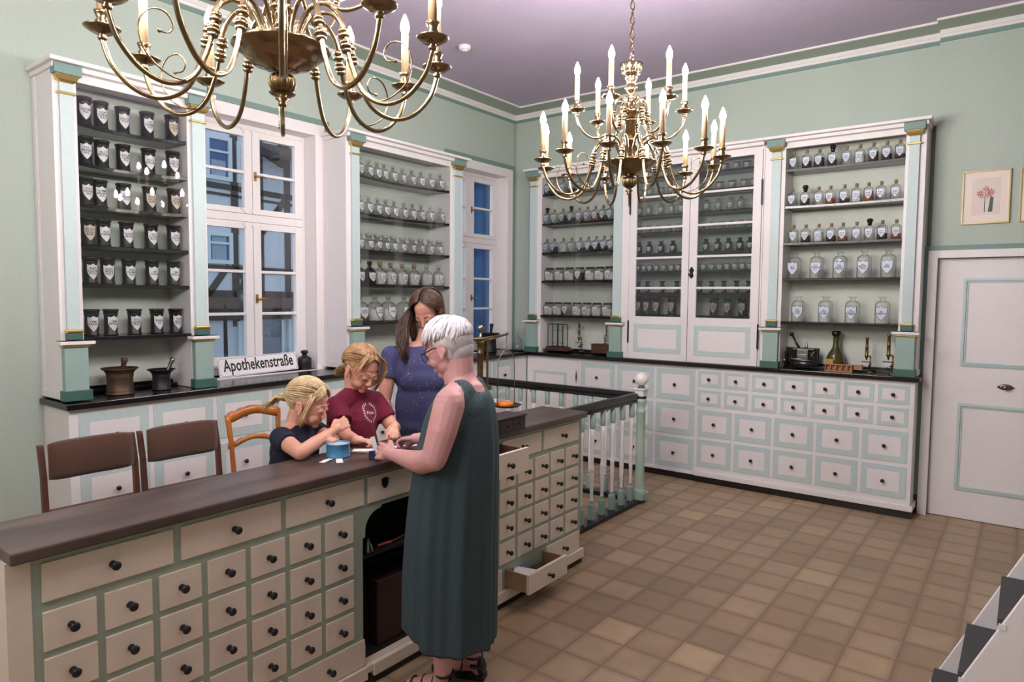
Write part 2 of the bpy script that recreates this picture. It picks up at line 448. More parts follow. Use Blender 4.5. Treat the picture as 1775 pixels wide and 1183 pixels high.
# far side room behind the door is closed by the leaf and the added slab; left baseboard
struct('baseboard_left', MB().box(0, .016, -10, -4.75, 0, .14), M_white)
# ================================================================= LOWER CABINETS
def panel_drawer(parent, axis, plane, a0, a1, z0, z1, border=.05, knob=True, lab=None, out=1, name='drawer'):
    """blue bordered drawer front with a raised cream field and a black knob
    axis 'b': back wall (front faces -y, a = x); axis 'w': window wall (front faces +x, a = y)"""
    m = MB(); g = .003
    def bx(mb, u0, u1, w0, w1, d0, d1, mi=0):
        if axis == 'b': mb.box(u0, u1, plane - d1, plane - d0, w0, w1, mi)
        else: mb.box(plane + d0, plane + d1, u0, u1, w0, w1, mi)
    bx(m, a0 + g, a1 - g, z0 + g, z1 - g, -.006, .004)
    bx(m, a0 + border, a1 - border, z0 + border, z1 - border, .004, .0055, 1)
    o = m.build(name, [M_blue, M_white], parent, .0015)
    if knob:
        k = MB(); c = (a0 + a1) / 2, (z0 + z1) / 2
        prof = [(.006, 0), (.006, .010), (.012, .014), (.015, .022), (.014, .029), (.007, .033)]
        if axis == 'b': k.lathe([(r, -h) for r, h in prof], (c[0], plane - .005, c[1]), 12, axis=1)
        else: k.lathe(prof, (plane + .005, c[0], c[1]), 12, axis=0)
        k.build('knob', M_knob, o)
    return o

CB = -.27      # back wall case front plane
def grid_case(m, axis, plane, a0, a1, z0, z1, depth, mi=0):
    pass
# right hand bank of drawers
t = thing('drawer_cabinet', 'white drawer cabinet beside the door with small drawers over large blue-edged drawers', 'cabinet', (3.18, -.14, 0))
m = MB()
m.box(2.312, 4.048, CB, -.003, .06, 1.062)
m.box(2.3105, 4.066, CB - .018, -.003, .057, .10)
m.build('case', M_white, t, .003)
MB().box(2.312, 4.060, CB - .010, -.003, 0, .057).build('plinth', M_black, t, .002)
for r, (z0, z1) in enumerate(((.879, 1.032), (.704, .856))):
    for i in range(7):
        a = 2.327 + i * .2447
        panel_drawer(t, 'b', CB, a, a + .220, z0, z1, .032)
for z0, z1 in ((.424, .674), (.144, .400)):
    for i in range(5):
        a = 2.331 + i * .3413
        panel_drawer(t, 'b', CB, a, a + .322, z0, z1, .048)
# middle bank: three columns of three and the corner cupboard
t = thing('drawer_cabinet', 'white cabinet of nine square blue-edged drawers between corner cupboard and small drawers', 'cabinet', (1.68, -.14, 0))
m = MB(); m.box(1.040, 2.310, CB + .012, -.003, .06, 1.062).box(1.040, 2.304, CB - .004, -.003, .057, .085)
m.build('case', M_white, t, .003)
MB().box(1.040, 2.306, CB + .002, -.003, 0, .057).build('plinth', M_black, t, .002)
for z0, z1 in ((.733, 1.030), (.410, .705), (.088, .385)):
    for i, (a, b) in enumerate(((1.069, 1.466), (1.490, 1.887), (1.910, 2.300))):
        panel_drawer(t, 'b', CB + .012, a, b, z0, z1, .055)
t = thing('corner_cupboard', 'white corner cupboard with one blue-framed door and black strap hinges under the countertop', 'cupboard', (.70, -.14, 0))
m = MB(); m.box(.4225, 1.038, CB + .012, -.003, .06, 1.062).box(.384, .4225, CB + .012, -.003, .06, 1.0580); m.build('case', M_white, t, .003)
MB().box(.382, 1.038, CB + .002, -.003, 0, .057).build('plinth', M_black, t, .002)
m = MB(); m.box(.395, 1.012, CB + .004, CB + .012, .09, 1.03)
x0, x1, z0, z1 = .475, .900, .20, .905
for q in ((x0, x1, z1 - .03, z1), (x0, x1, z0, z0 + .03), (x0, x0 + .03, z0 + .03, z1 - .03), (x1 - .03, x1, z0 + .03, z1 - .03)): m.box(q[0], q[1], CB + .001, CB + .004, q[2], q[3], 1)
d = m.build('cupboard_door', [M_white, M_blue], t, .0015)
for zz in (.87, .25):
    MB().prism([(1.020, zz - .06), (1.027, zz), (1.020, zz + .06), (1.013, zz)], CB - .004, CB + .004, 1).build('hinge', M_knob, d)
m = MB(); m.prism([(.44, .66), (.453, .69), (.44, .715), (.427, .69)], CB, CB + .004, 1); m.build('keyhole_plate', mat('dull brass plate', rgb(120, 96, 62), .4, .9), d)

# window wall bank (3 rows)
CW = .38
def zs(y): return .008 * y       # the old window side sags slightly towards the far left
t = thing('drawer_cabinet', 'long white cabinet of blue-edged drawers along the window wall behind the chairs', 'cabinet', (.19, -2.55, 0))
m = MB(); m.prism([(-4.70, .06), (-.262, .06), (-.262, 1.058), (-4.70, 1.0185)], .003, CW, 0)
m.build('case', M_white, t, .002)
MB().box(.003, CW + .01, -4.70, -.31, 0, .057).build('plinth', M_black, t)
ys = [(-4.654 + i * .4188, -4.654 + i * .4188 + .398) for i in range(9)] + [(-.857, -.492)]
ys[8] = (-1.305, -.885)
for (a, b) in ys:
    o = zs((a + b) / 2)
    for z0, z1 in ((.735, 1.030), (.405, .703), (.085, .375)):
        panel_drawer(t, 'w', CW, a, b, z0 + o, z1 + o, .060)

# countertops
t = MB()
t.box(.425, 4.078, -.302, -.003, 1.062, 1.098)
wt = t.build('countertop', M_black, None, .006)
tag(wt, 'black lacquered countertop along the back wall over the blue and white drawers', 'countertop')
m = MB()
z0, z1 = 1.062, 1.098
def slab(ya, yb, xf):
    za, zb = .009 * ya, .009 * yb
    vs = [(.003, ya, z0 + za), (xf, ya, z0 + za), (xf, yb, z0 + zb), (.003, yb, z0 + zb), (.003, ya, z1 + za), (xf, ya, z1 + za), (xf, yb, z1 + zb), (.003, yb, z1 + zb)]
    m.add(vs, [(0, 3, 2, 1), (4, 5, 6, 7), (0, 1, 5, 4), (1, 2, 6, 5), (2, 3, 7, 6), (3, 0, 4, 7)])
slab(-4.722, -.003, .422)
wt2 = m.build('countertop', M_black, None, .005)
tag(wt2, 'black lacquered countertop along the window wall below both windows', 'countertop')
# raised grooved boards on the countertop in the niches
# ================================================================= UPPER CABINETS
def pilaster(parent, axis, plane, a, w, zbase, ztop, zo=0.0, name='pilaster'):
    """blue shaft on a sea green pedestal with dark green base, gilded mouldings and capital"""
    h = w / 2
    def bx(mb, u0, u1, w0, w1, d1, mi=0, d0=0.0):
        if axis == 'b': mb.box(u0, u1, plane - d1, plane - d0, w0 + zo, w1 + zo, mi)
        else: mb.box(plane + d0, plane + d1, u0, u1, w0 + zo, w1 + zo, mi)
    ph = .062
    m = MB()
    bx(m, a - ph, a + ph, zbase, 1.405, .048)
    o = m.build(name, M_teal, parent, .002)
    m = MB(); bx(m, a - ph - .014, a + ph + .014, zbase, zbase + .060, .062)
    m.build('base_block', M_dteal, o, .003)
    m = MB(); bx(m, a - h - .006, a + h + .006, 1.450, 1.488, .042); m.build('shaft_base', M_dteal, o, .003)
    m = MB(); bx(m, a - h, a + h, 1.512, ztop - .10, .022)
    m.build('shaft', M_blue, o, .002)
    m = MB(); bx(m, a - ph - .030, a + ph + .030, 1.424, 1.444, .075); m.build('ledge', M_white, o, .002)
    m = MB(); bx(m, a - ph - .026, a + ph + .026, 1.444, 1.448, .071); m.build('ledge_cap', M_knob, o)
    m = MB()
    bx(m, a - ph - .010, a + ph + .010, 1.408, 1.424, .058)
    m.build('gilt_moulding', M_gold, o, .004)
    m = MB(); bx(m, a - h - .010, a + h + .010, 1.488, 1.512, .046); m.build('gilt_moulding', M_gold, o, .008)
    m = MB(); bx(m, a - h - .012, a + h + .012, ztop - .165, ztop - .150, .036); m.build('gilt_moulding', M_gold, o, .004)
    m = MB()
    # flared gilt cornice under the capital block
    za, zb = ztop - .100, ztop - .060
    pts = [(h - .004, .026, za), (h + .016, .040, za + .012), (h + .028, .052, zb)]
    for (w0, d0, q0), (w1, d1, q1) in zip(pts[:-1], pts[1:]):
        vs = []
        for ww, dd, qq in ((w0, d0, q0), (w1, d1, q1)):
            for uu, vv in ((a - ww, 0), (a + ww, 0), (a + ww, dd), (a - ww, dd)):
                vs.append((uu, plane - vv, qq + zo) if axis == 'b' else (plane + vv, uu, qq + zo))
        m.add(vs, [(0, 1, 5, 4), (1, 2, 6, 5), (2, 3, 7, 6), (3, 0, 4, 7), (0, 1, 2, 3), (4, 5, 6, 7)])
    m.build('gilt_moulding', M_gold, o, .004)
    m = MB(); bx(m, a - h - .036, a + h + .036, ztop - .060, ztop - .004, .062); m.build('capital_block', M_line, o, .003)
    return o

def upper(name, label, axis, plane, a0, a1, op0, op1, pils, shelves, ztop, zo=0.0, concave=.0, pane=None, zbase=1.098, ends=(1, 1), corn=(.0, .0)):
    t = thing(name, label, 'wall cabinet', ((a0 + a1) / 2, plane / 2, zbase) if axis == 'b' else (plane / 2, (a0 + a1) / 2, zbase + zo))
    D = abs(plane)
    def bx(mb, u0, u1, w0, w1, d0, d1, mi=0):   # d measured from the wall
        if axis == 'b': mb.box(u0, u1, -d1, -d0, w0 + zo, w1 + zo, mi)
        else: mb.box(d0, d1, u0, u1, w0 + zo, w1 + zo, mi)
    m = MB(); bx(m, op0 - .012, op1 + .012, zbase + .002, ztop - .02, .003, .012); m.build('back_panel', M_inner, t)
    for u0, u1, lo in ((a0, op0, True), (op1, a1, False)):
        m = MB(); bx(m, u0, u1, zbase + .002, ztop - .028, .003, D)
        u = u0 if lo else u1
        # applied frame on the outer end
        e = .006 if not lo else -.006
        if (lo and not ends[0]) or (not lo and not ends[1]): m.build('side_stile', M_white, t, .002); continue
        bx(m, min(u, u + e), max(u, u + e), zbase + .004, ztop - .03, .004, .05)
        bx(m, min(u, u + e), max(u, u + e), zbase + .004, zbase + .05, .05, D - .002)
        bx(m, min(u, u + e * .6), max(u, u + e * .6), zbase + .05, ztop - .03, .056, .064)
        m.build('side_stile', M_white, t, .002)
    m = MB(); bx(m, op0, op1, ztop - .075, ztop - .03, D - .03, D - .001)
    bx(m, op0, op1, ztop - .03, ztop - .022, .012, D); m.build('header_rail', M_white, t, .002)
    m = MB(); bx(m, a0 - .035 + corn[0], a1 + .035 - corn[1], ztop, ztop + .024, .003, D + .085); bx(m, a0 - .014 + corn[0], a1 + .014 - corn[1], ztop - .028, ztop, .003, D + .045)
    m.build('cornice', M_white, t, .004)
    for a, w in pils: pilaster(t, axis, plane, a, w, zbase, ztop, zo)
    for i, z in enumerate(shelves):
        m = MB(); low = i == len(shelves) - 1
        cc = concave if not low else 0
        n = 14; pts = []
        front = D - .012 if not low else D + .004
        for k in range(n + 1):
            s = k / n; u = op0 + (op1 - op0) * s
            pts.append((u, front - cc * sin(pi * s) ** .8))
        poly = [(op0, .012)] + pts + [(op1, .012)]
        if axis == 'b': poly = [(u, -d) for u, d in poly]
        else: poly = [(d, u) for u, d in poly]
        m.prism(poly, z - .022 + zo, z + zo, 2)
        m.build('shelf', M_black, t, .002)
    m = MB(); bx(m, op0, op1, zbase + .001, zbase + .022, .012, .10); bx(m, op0, op1, zbase + .022, zbase + .04, .012, .04); m.build('plinth_strip', M_black, t, .002)
    if pane:
        m = MB(); bx(m, op0, op1, shelves[-1] + .001, ztop - .075, D - .010, D - .007); m.build('glass_pane', M_cabpane, t)
    return t
M_cabpane = glassmat('cabinet glass pane', (.93, .94, .94, 1), .015, base=.04)

SH_W = [2.715, 2.485, 2.245, 2.008, 1.776, 1.462]
Z1 = -.034
U1 = upper('apothecary_cabinet', 'tall white wall cabinet full of black jars at far left', 'w', .30, -4.700, -3.812, -4.578, -3.935,
           [(-4.637, .068), (-3.872, .080)], SH_W, 3.006, Z1, .085, True, zbase=1.098)
SH_U2 = [2.700, 2.392, 2.090, 1.794, 1.478]
U2 = upper('apothecary_cabinet', 'white wall cabinet of clear glass bottles between the two windows', 'w', .30, -2.645, -1.235, -2.515, -1.405,
           [(-2.560, .078), (-1.322, .085)], SH_U2, 3.00, -.012, .085, True, zbase=1.0995)
SH_B = [2.775, 2.468, 2.162, 1.864, 1.498]
UL = upper('apothecary_cabinet', 'white wall cabinet with squat lidded jars and two microscopes near the room corner', 'b', -.25, .395, 1.590, .549, 1.414,
           [(.455, .086), (1.471, .086)], SH_B, 3.02, 0, .02, True, ends=(1, 0), corn=(0, .036))
UR = upper('apothecary_cabinet', 'white open wall cabinet of corked square bottles next to the door', 'b', -.25, 2.866, 4.048, 3.036, 3.913,
           [(2.966, .075), (3.972, .070)], SH_B, 3.02, 0, .03, False, ends=(0, 1), corn=(.036, 0))
# middle glazed cupboard
t = thing('glazed_cupboard', 'white two-door glazed wall cupboard of small bottles in the middle of back wall', 'cupboard', (2.23, -.12, 1.098))
UM = t
m = MB(); m.box(1.592, 1.606, -.25, -.003, 1.0995, 2.99).box(2.850, 2.864, -.25, -.003, 1.0995, 2.99).box(1.606, 2.850, -.25, -.003, 2.965, 2.99).box(1.606, 2.850, -.215, -.003, 1.0995, 1.115)
m.build('case', M_white, t, .002)
MB().box(1.606, 2.850, -.012, -.003, 1.115, 2.965).build('back_panel', M_inner, t)
m = MB(); m.box(1.5905, 2.8655, -.335, -.003, 3.02, 3.044).box(1.5905, 2.8655, -.295, -.003, 2.992, 3.02); m.build('cornice', M_white, t, .004)
SH_M = [2.836, 2.676, 2.484, 2.318, 2.118, 1.944, 1.742, 1.532]
for z in SH_M: MB().box(1.606, 2.850, -.205, -.012, z - .016, z).build('shelf', M_black, t)
for (a, b, ga, gb) in ((1.608, 2.204, 1.672, 2.138), (2.210, 2.848, 2.284, 2.776)):
    m = MB(); y0, y1 = -.262, -.236
    m.box(a, ga, y0, y1, 1.100, 2.965).box(gb, b, y0, y1, 1.100, 2.965).box(ga, gb, y0, y1, 2.925, 2.965).box(ga, gb, y0, y1, 1.100, 1.512)
    for z in (2.645, 2.353, 2.069, 1.783): m.box(ga, gb, y0 + .004, y1 - .004, z - .010, z + .010)
    x0, x1, z0, z1 = ga - .012, gb + .012, 1.165, 1.440
    w = .045
    for q in ((x0, x1, z1 - w, z1), (x0, x1, z0, z0 + w), (x0, x0 + w, z0 + w, z1 - w), (x1 - w, x1, z0 + w, z1 - w)): m.box(q[0], q[1], y0 - .003, y0, q[2], q[3], 1)
    d = m.build('glazed_door', [M_white, M_blue], t, .002)
    MB().box(ga, gb, -.251, -.248, 1.512, 2.925).build('glass_pane', M_oldpane, d)
    hx = a - .004 if a < 2 else b + .004
    for zz in (2.60, 1.36):
        MB().prism([(hx - .007, zz - .10), (hx, zz - .115), (hx + .007, zz - .10), (hx + .007, zz + .10), (hx, zz + .115), (hx - .007, zz + .10)], -.272, -.262, 1).build('strap_hinge', M_knob, d)
m = MB(); kx, kz = 2.238, 1.925
m.prism([(kx - .004, kz - .055), (kx + .004, kz - .055), (kx + .022, kz - .03), (kx + .010, kz - .01), (kx + .024, kz + .02), (kx, kz + .055), (kx - .024, kz + .02), (kx - .010, kz - .01), (kx - .022, kz - .03)], -.268, -.262, 1)
m.build('lock_plate', M_knob, d)
MB().tube([(kx, -.268, kz - .005), (kx - .004, -.30, kz - .01)], .0035, 6).ball((kx - .008, -.305, kz - .02), .011, 8).build('key', M_bronze, d)
# ================================================================= BOTTLES AND JARS
def shield_pts(w, h, nu=10, nv=9):
    """rows of (x, z) for a shield: scalloped top, pointed foot"""
    rows = []
    for j in range(nv + 1):
        v = j / nv
        hw = w / 2 * (1 if v < .4 else max(0, 1 - ((v - .4) / .6) ** 1.75))
        row = []
        for i in range(nu + 1):
            u = -1 + 2 * i / nu
            ztop = h / 2 - h * .09 * abs(sin(u * pi)) + h * .04 * (1 - abs(u))
            z = ztop * (1 - v) + (-h / 2) * v
            row.append((hw * u, z))
        rows.append(row)
    return rows
def shield(m, w, h, zc, R=None, y=None, mi=0, lift=0.0, cx=0.0):
    rows = shield_pts(w, h); vs = []; fs = []
    for row in rows:
        for x, z in row:
            if R: a = x / R; vs.append(((R + lift) * sin(a), -(R + lift) * cos(a), zc + z))
            else: vs.append((cx + x, y - lift, zc + z))
    n = len(rows[0])
    for j in range(len(rows) - 1):
        for i in range(n - 1):
            a = j * n + i; fs.append((a, a + n, a + n + 1, a + 1))
    m.add(vs, fs, mi)
def lettering(body, size, zc, R=None, y=None, lift=.0012, maxw=1.0):
    vs, fs = text_mesh(body, size, .02)
    sx = min(1.0, maxw / (max(v[0] for v in vs) - min(v[0] for v in vs)))
    m = MB(); out = []
    for x, yy, _ in vs:
        x *= sx
        if R: a = x / R; out.append(((R + lift) * sin(a), -(R + lift) * cos(a), zc + yy))
        else: out.append((x, y - lift, zc + yy))
    m.add(out, fs); return m
def strokes(w, h, zc, R=None, y=None, rows=3, seed=0):
    """faded rows of small illegible writing"""
    rnd = random.Random(seed); m = MB(); lift = .0012
    for r in range(rows):
        zz = zc + h * .16 - r * h * .17; ww = w * (.62, .7, .5)[r % 3]; x = -ww / 2
        while x < ww / 2:
            l = w * rnd.uniform(.03, .07); hh = h * rnd.uniform(.07, .10)
            vs = []
            for a, b in ((x, zz - hh / 2), (x + l, zz - hh / 2), (x + l, zz + hh / 2), (x, zz + hh / 2)):
                if R: q = a / R; vs.append(((R + lift) * sin(q), -(R + lift) * cos(q), b))
                else: vs.append((a, y - lift, b))
            m.add(vs, [(0, 1, 2, 3)]); x += l + w * rnd.uniform(.02, .05)
    return m

def bottle_proto(kind, seed=0, contents=None, text=None, cap='cork'):
    """one bottle or jar standing at the origin, label towards -y; returns the list of (name, builder, materials, parts)"""
    t = bpy.data.objects.new('x', None); COL.objects.link(t)
    def B(n, m, mats, par=t): return m.build(n, mats, par, world=False)
    def lab(w, h, zc, R=None, y=None, size=.012, lm=M_label, border=True):
        m = MB(); 
        if border: shield(m, w * 1.10, h * 1.07, zc, R, y, 1, .0004)
        shield(m, w, h, zc, R, y, 0, .0008)
        l = B('label', m, [lm, M_ink])
        if text: lettering(text, size, zc + h * .06, R, y, maxw=w * .84).build('lettering', M_ink, l, world=False)
        else: strokes(w, h, zc, R, y, seed=seed).build('lettering', M_ink, l, world=False)
    G = M_darkglass if contents == 'dark' else M_bottle
    CM = {'powder': M_powder, 'herb': M_herb, 'amber': M_amber}.get(contents)
    if kind == 'jar':
        t.name = 'apothecary_jar'
        B('body', MB().lathe([(.040, 0), (.042, .004), (.040, .010), (.0375, .014), (.0375, .122), (.040, .130), (.041, .134)], n=22), M_jar)
        B('lid', MB().lathe([(.041, .1345), (.040, .145), (.0445, .150), (.0455, .158), (.043, .161), (.036, .157)], n=22), M_jar)
        lab(.066, .092, .072, R=.0377, size=.0180, lm=M_label if contents != 'tan' else M_label2, border=False)
    elif kind == 'round':
        t.name = 'glass_bottle'
        B('body', MB().lathe([(.040, 0), (.044, .004), (.044, .078), (.040, .092), (.028, .102), (.0135, .110), (.0125, .128), (.017, .131)], n=16), G)
        B('stopper', MB().lathe([(.010, .120), (.011, .134), (.0195, .138), (.020, .146), (.012, .150)], n=12), G)
        lab(.062, .072, .050, R=.0442)
    elif kind == 'wide':
        t.name = 'glass_bottle'
        B('body', MB().lathe([(.038, 0), (.042, .004), (.042, .076), (.038, .090), (.026, .098), (.025, .114), (.030, .117)], n=16), G)
        B('stopper', MB().lathe([(.022, .108), (.024, .118), (.032, .124), (.033, .136), (.026, .142)], n=12), M_frost)
        lab(.058, .060, .046, R=.0422)
    elif kind == 'tall':
        t.name = 'glass_bottle'
        B('body', MB().lathe([(.050, 0), (.055, .005), (.055, .105), (.050, .122), (.034, .136), (.018, .144), (.017, .168), (.022, .171)], n=18), G)
        B('stopper', MB().lathe([(.013, .155), (.015, .172), (.021, .174), (.023, .199), (.020, .201)], n=12), M_darkglass if contents == 'dark' else (M_cork if cap == 'cork' else M_bottle))
        if CM: B('contents', MB().lathe([(.045, .006), (.051, .012), (.051, .10), (.045, .112)], n=14), CM)
        lab(.070, .078, .066, R=.0552, size=.016)
    elif kind == 'big':
        t.name = 'glass_bottle'
        B('body', MB().lathe([(.066, 0), (.072, .006), (.072, .120), (.066, .142), (.046, .160), (.021, .170), (.019, .196), (.026, .200)], n=20), G)
        B('stopper', MB().lathe([(.012, .190), (.015, .201), (.027, .205), (.028, .213), (.020, .216)], n=12), G)
        if CM: B('contents', MB().lathe([(.060, .006), (.068, .014), (.068, .10), (.060, .104)], n=14), CM)
        lab(.088, .100, .078, R=.0722, size=.020)
    elif kind == 'square':
        t.name = 'square_bottle'
        B('body', MB().lathe([(.034, 0), (.036, .004), (.036, .086), (.034, .098), (.025, .108), (.012, .114), (.0115, .128), (.016, .131)], n=20, power=4.5), G)
        if cap == 'seal': B('seal', MB().lathe([(.013, .114), (.017, .128), (.016, .138), (.022, .144), (.024, .154), (.019, .166), (.008, .170)], n=14), M_seal)
        else: B('cork', MB().lathe([(.009, .120), (.010, .131), (.0125, .133), (.0135, .148), (.011, .149)], n=10), M_cork if cap == 'cork' else M_bottle)
        if CM:
            h = (.035, .055, .075, .045)[seed % 4]
            B('contents', MB().lathe([(.031, .004), (.033, .008), (.033, h), (.030, h + .002)], n=16, power=4.5), CM)
        lab(.050, .074, .052, y=-.0364, lm=M_label3)
    elif kind == 'square_large':
        t.name = 'square_bottle'
        B('body', MB().lathe([(.050, 0), (.052, .005), (.052, .142), (.049, .160), (.036, .174), (.020, .180), (.0185, .202), (.030, .206), (.030, .211), (.020, .212)], n=24, power=4.5), G)
        lab(.078, .104, .080, y=-.0524, size=.018, lm=M_label3)
    elif kind == 'squat':
        t.name = 'squat_jar'
        B('body', MB().lathe([(.050, 0), (.053, .004), (.054, .088), (.050, .104), (.042, .112), (.042, .118)], n=20, power=4.5), G)
        B('lid', MB().lathe([(.046, .1185), (.047, .134), (.044, .137), (.012, .138)], n=18), M_lid)
        if CM: B('contents', MB().lathe([(.046, .004), (.049, .008), (.049, .072), (.044, .078)], n=16, power=4.5), CM)
        lab(.060, .080, .058, y=-.0545)
    elif kind == 'cup':
        t.name = 'glass_jar'
        B('body', MB().lathe([(.030, 0), (.033, .003), (.036, .050), (.034, .054), (.038, .060)], n=14), G)
        B('lid', MB().lathe([(.034, .0605), (.036, .066), (.010, .068)], n=14), M_frost)
        lab(.038, .036, .028, R=.0345)
    elif kind == 'flask':
        t.name = 'glass_bottle'
        B('body', MB().lathe([(.028, 0), (.031, .003), (.031, .068), (.027, .080), (.018, .088), (.016, .100), (.021, .102)], n=14), G)
        B('stopper', MB().lathe([(.014, .095), (.015, .103), (.023, .106), (.023, .113)], n=10), M_frost if contents != 'dark' else M_darkglass)
        lab(.038, .046, .040, R=.0312)
    elif kind == 'small':
        t.name = 'glass_jar'
        B('body', MB().lathe([(.026, 0), (.030, .004), (.031, .042), (.026, .052), (.020, .056), (.024, .059)], n=14), G)
        B('stopper', MB().lathe([(.017, .052), (.018, .060), (.022, .062), (.020, .070)], n=10), M_frost)
        lab(.042, .044, .030, R=.0308)
    elif kind == 'vial':
        t.name = 'glass_bottle'
        B('body', MB().lathe([(.020, 0), (.022, .003), (.022, .066), (.017, .076), (.016, .088), (.028, .096), (.029, .101)], n=14), G)
        B('stopper', MB().lathe([(.014, .085), (.016, .1015), (.027, .1015), (.025, .106)], n=10), M_darkglass)
        lab(.030, .034, .026, R=.0222)
    return t
M_frost = mat('ground glass', rgb(176, 172, 166), .45)
M_lid = mat('dark tin lid', rgb(62, 60, 62), .35, .4)
_first = {}
def place(key, make, loc, rz, label, group, cat='bottle'):
    if key in _first: t = copy_tree(_first[key])
    else: t = make(); _first[key] = t
    t.location = loc; t.rotation_euler = (0, 0, rz)
    t['label'] = label; t['category'] = cat; t['group'] = group
    return t
def yfix(y, x): return -6.22 + (y + 6.22) * (4.7085 - x) / (4.7085 - .2)
rj = random.Random(3)

JARTXT = [['CARTHAM\nPULV', 'CORT\nCHINAE\nPULV', 'CROCUS\nPULV', 'CORT\nCINNAMOM\nPULVIS', 'CORTEX\nCASSIAE\nPUL'],
          ['FOL\nSENNAE\nPUL', 'FRUCT\nPETROSEL', 'GALLAE\nALBAE\nPUL', 'FRUCT\nPHELLAN', 'FRUCT\nPIPER NIG\nPULV'],
          ['PULV\nOPIANS\nPUL', 'GUMM\nARABIC\nPUL', 'FOLIA\nMELISSAE\nPULV', 'PULV\nSALEP\nRAD', 'LIGN\nQUASS\nPUL'],
          ['PUTA\nSCILL\nRAD', 'PULV\nSTERNUT', 'PLACENTA\nAMYGDAL', 'RAD\nALTHEAE\nPULVIS', 'RAD\nGENTIAN\nPULV'],
          ['RAD\nLIQUIR\nPULV', 'RHIZ\nIRIDIS\nPULV', 'RHIZ\nZINGIBER\nPULV', 'SEM\nCYDONIAE', 'SEM\nNIGELLAE'],
          ['SEM\nPAPAV', 'SEM\nPSYLLII', 'SUCC\nLIQUIRIT\nPULV', 'TRAGACANT\nPULV', 'TUB\nJALAP\nPULV']]
JARY = [[-4.504, -4.412, -4.287, -4.141, -3.984], [-4.504, -4.413, -4.291, -4.138, -3.984], [-4.508, -4.43, -4.294, -4.137, -3.981],
        [-4.499, -4.416, -4.283, -4.133, -3.99], [-4.495, -4.399, -4.275, -4.134, -3.996], [-4.496, -4.389, -4.25, -4.111, -3.986]]
SHN = ['top', 'second', 'third', 'fourth', 'fifth', 'bottom']
for r in range(6):
    for i in range(5):
        s = (JARY[r][i] + 4.578) / .643
        x = .288 - (.085 * sin(pi * min(1, max(0, s))) ** .8 if r < 5 else .05) - .046
        y = min(max(yfix(JARY[r][i], x), -4.522), -3.985)
        t = bottle_proto('jar', contents='tan' if (r == 2 and i > 2) or (r, i) in ((0, 4), (3, 0)) else None, text=JARTXT[r][i])
        t.location = (x, y, SH_W[r] + Z1 + .001); t.rotation_euler = (0, 0, pi / 2 + rj.uniform(-.12, .12))
        tag(t, 'black apothecary jar, %s on %s shelf of the far left cabinet' % (nth(i, 5), SHN[r]), 'jar', 'black jars in the far left cabinet')

U2ROWS = [('round', [-2.430, -2.325, -2.232, -2.153, -2.047, -1.936, -1.820, -1.702, -1.580, -1.447]),
          ('round', [-2.432, -2.328, -2.228, -2.135, -2.035, -1.919, -1.812, -1.700, -1.580, -1.440]),
          ('wide', [-2.430, -2.325, -2.230, -2.140, -2.044, -1.933, -1.818, -1.704, -1.582, -1.458]),
          ('tall', [-2.440, -2.318, -2.200, -2.077, -1.939, -1.789, -1.625, -1.466]),
          ('big', [-2.42, -2.260, -2.106, -1.918, -1.72])]
BIGTXT = ['SPIRIT\nDILUT', 'ACET\nLAVAND', 'SPIRIT', 'OL\nRICINI', 'SPIRIT']
for r, (kind, ysl) in enumerate(U2ROWS):
    n = len(ysl)
    for i, y in enumerate(ysl):
        s = (y + 2.515) / 1.11; rad = {'round': .044, 'wide': .042, 'tall': .055, 'big': .072}[kind]
        x = .288 - (.085 * sin(pi * min(1, max(.0, s))) ** .8 if r < 4 else 0) - rad - .010
        y = max(min(yfix(y, x), -1.405 - rad - .003), -2.515 + rad + .002)
        con = None; key = kind; cap = 'cork'; txt = None
        if kind == 'tall':
            con = 'dark' if i < 2 else 'powder'; cap = 'cork' if i < 6 else 'glass'; key = kind + con + cap
        if kind == 'big': con = 'powder' if i in (1, 2) else None; txt = BIGTXT[i]; key = 'big%d' % i
        place('U2' + key, lambda: bottle_proto(kind, r, con, txt, cap), (x, y, SH_U2[r] - .012 + .001), pi / 2 + rj.uniform(-.12, .12),
              '%s bottle, %s on %s shelf of cabinet between the windows' % ('dark glass' if con == 'dark' else 'clear glass', nth(i, n), ('top', 'second', 'third', 'fourth', 'bottom')[r]),
              'glass bottles in the cabinet between the windows')

def brow(shelf, name, cab, xs, kinds, D=.25, cc=.02, x0=.549, x1=1.414, grp='', face=0):
    n = len(xs)
    for i, x in enumerate(xs):
        kind, con, cap, txt = kinds[i]
        rad = {'square': .036, 'square_large': .052, 'squat': .054}.get(kind, .036)
        s = min(1, max(0, (x - x0) / (x1 - x0)))
        y = -(D - .012 - cc * sin(pi * s) ** .8 - rad - .006)
        x = min(max(x, x0 + rad + .002), x1 - rad - .002)
        key = (kind, con, cap, txt, i % 4 if con else 0)
        wax = 'wax-sealed ' if cap == 'seal' else ''
        what = {'square': 'square bottle', 'square_large': 'large square bottle', 'squat': 'squat lidded jar'}[kind]
        ex = {'herb': ' with dark herbs', 'amber': ' with amber liquid', 'powder': ' of white powder'}.get(con, '')
        place(key, lambda: bottle_proto(kind, i % 4, con, txt, cap), (x, y, shelf + .001), rj.uniform(-.1, .1),
              '%s%s%s, %s on %s shelf of %s' % (wax, what, ex, nth(i, n), name, cab), grp, 'jar' if kind == 'squat' else 'bottle')
sq = lambda con=None, cap='cork': ('square', con, cap, None)
H, A_, N_ = 'herb', 'amber', None
g = 'square bottles in the cabinet near the room corner'; cabn = 'corner-side cabinet'
brow(SH_B[0], 'top', cabn, [.59, .674, .779, .877, .976, 1.074, 1.17, 1.262, 1.35], [sq(H), sq(H), sq(), sq(H), sq(A_), sq(H), sq(), sq(A_), sq(H)], grp=g)
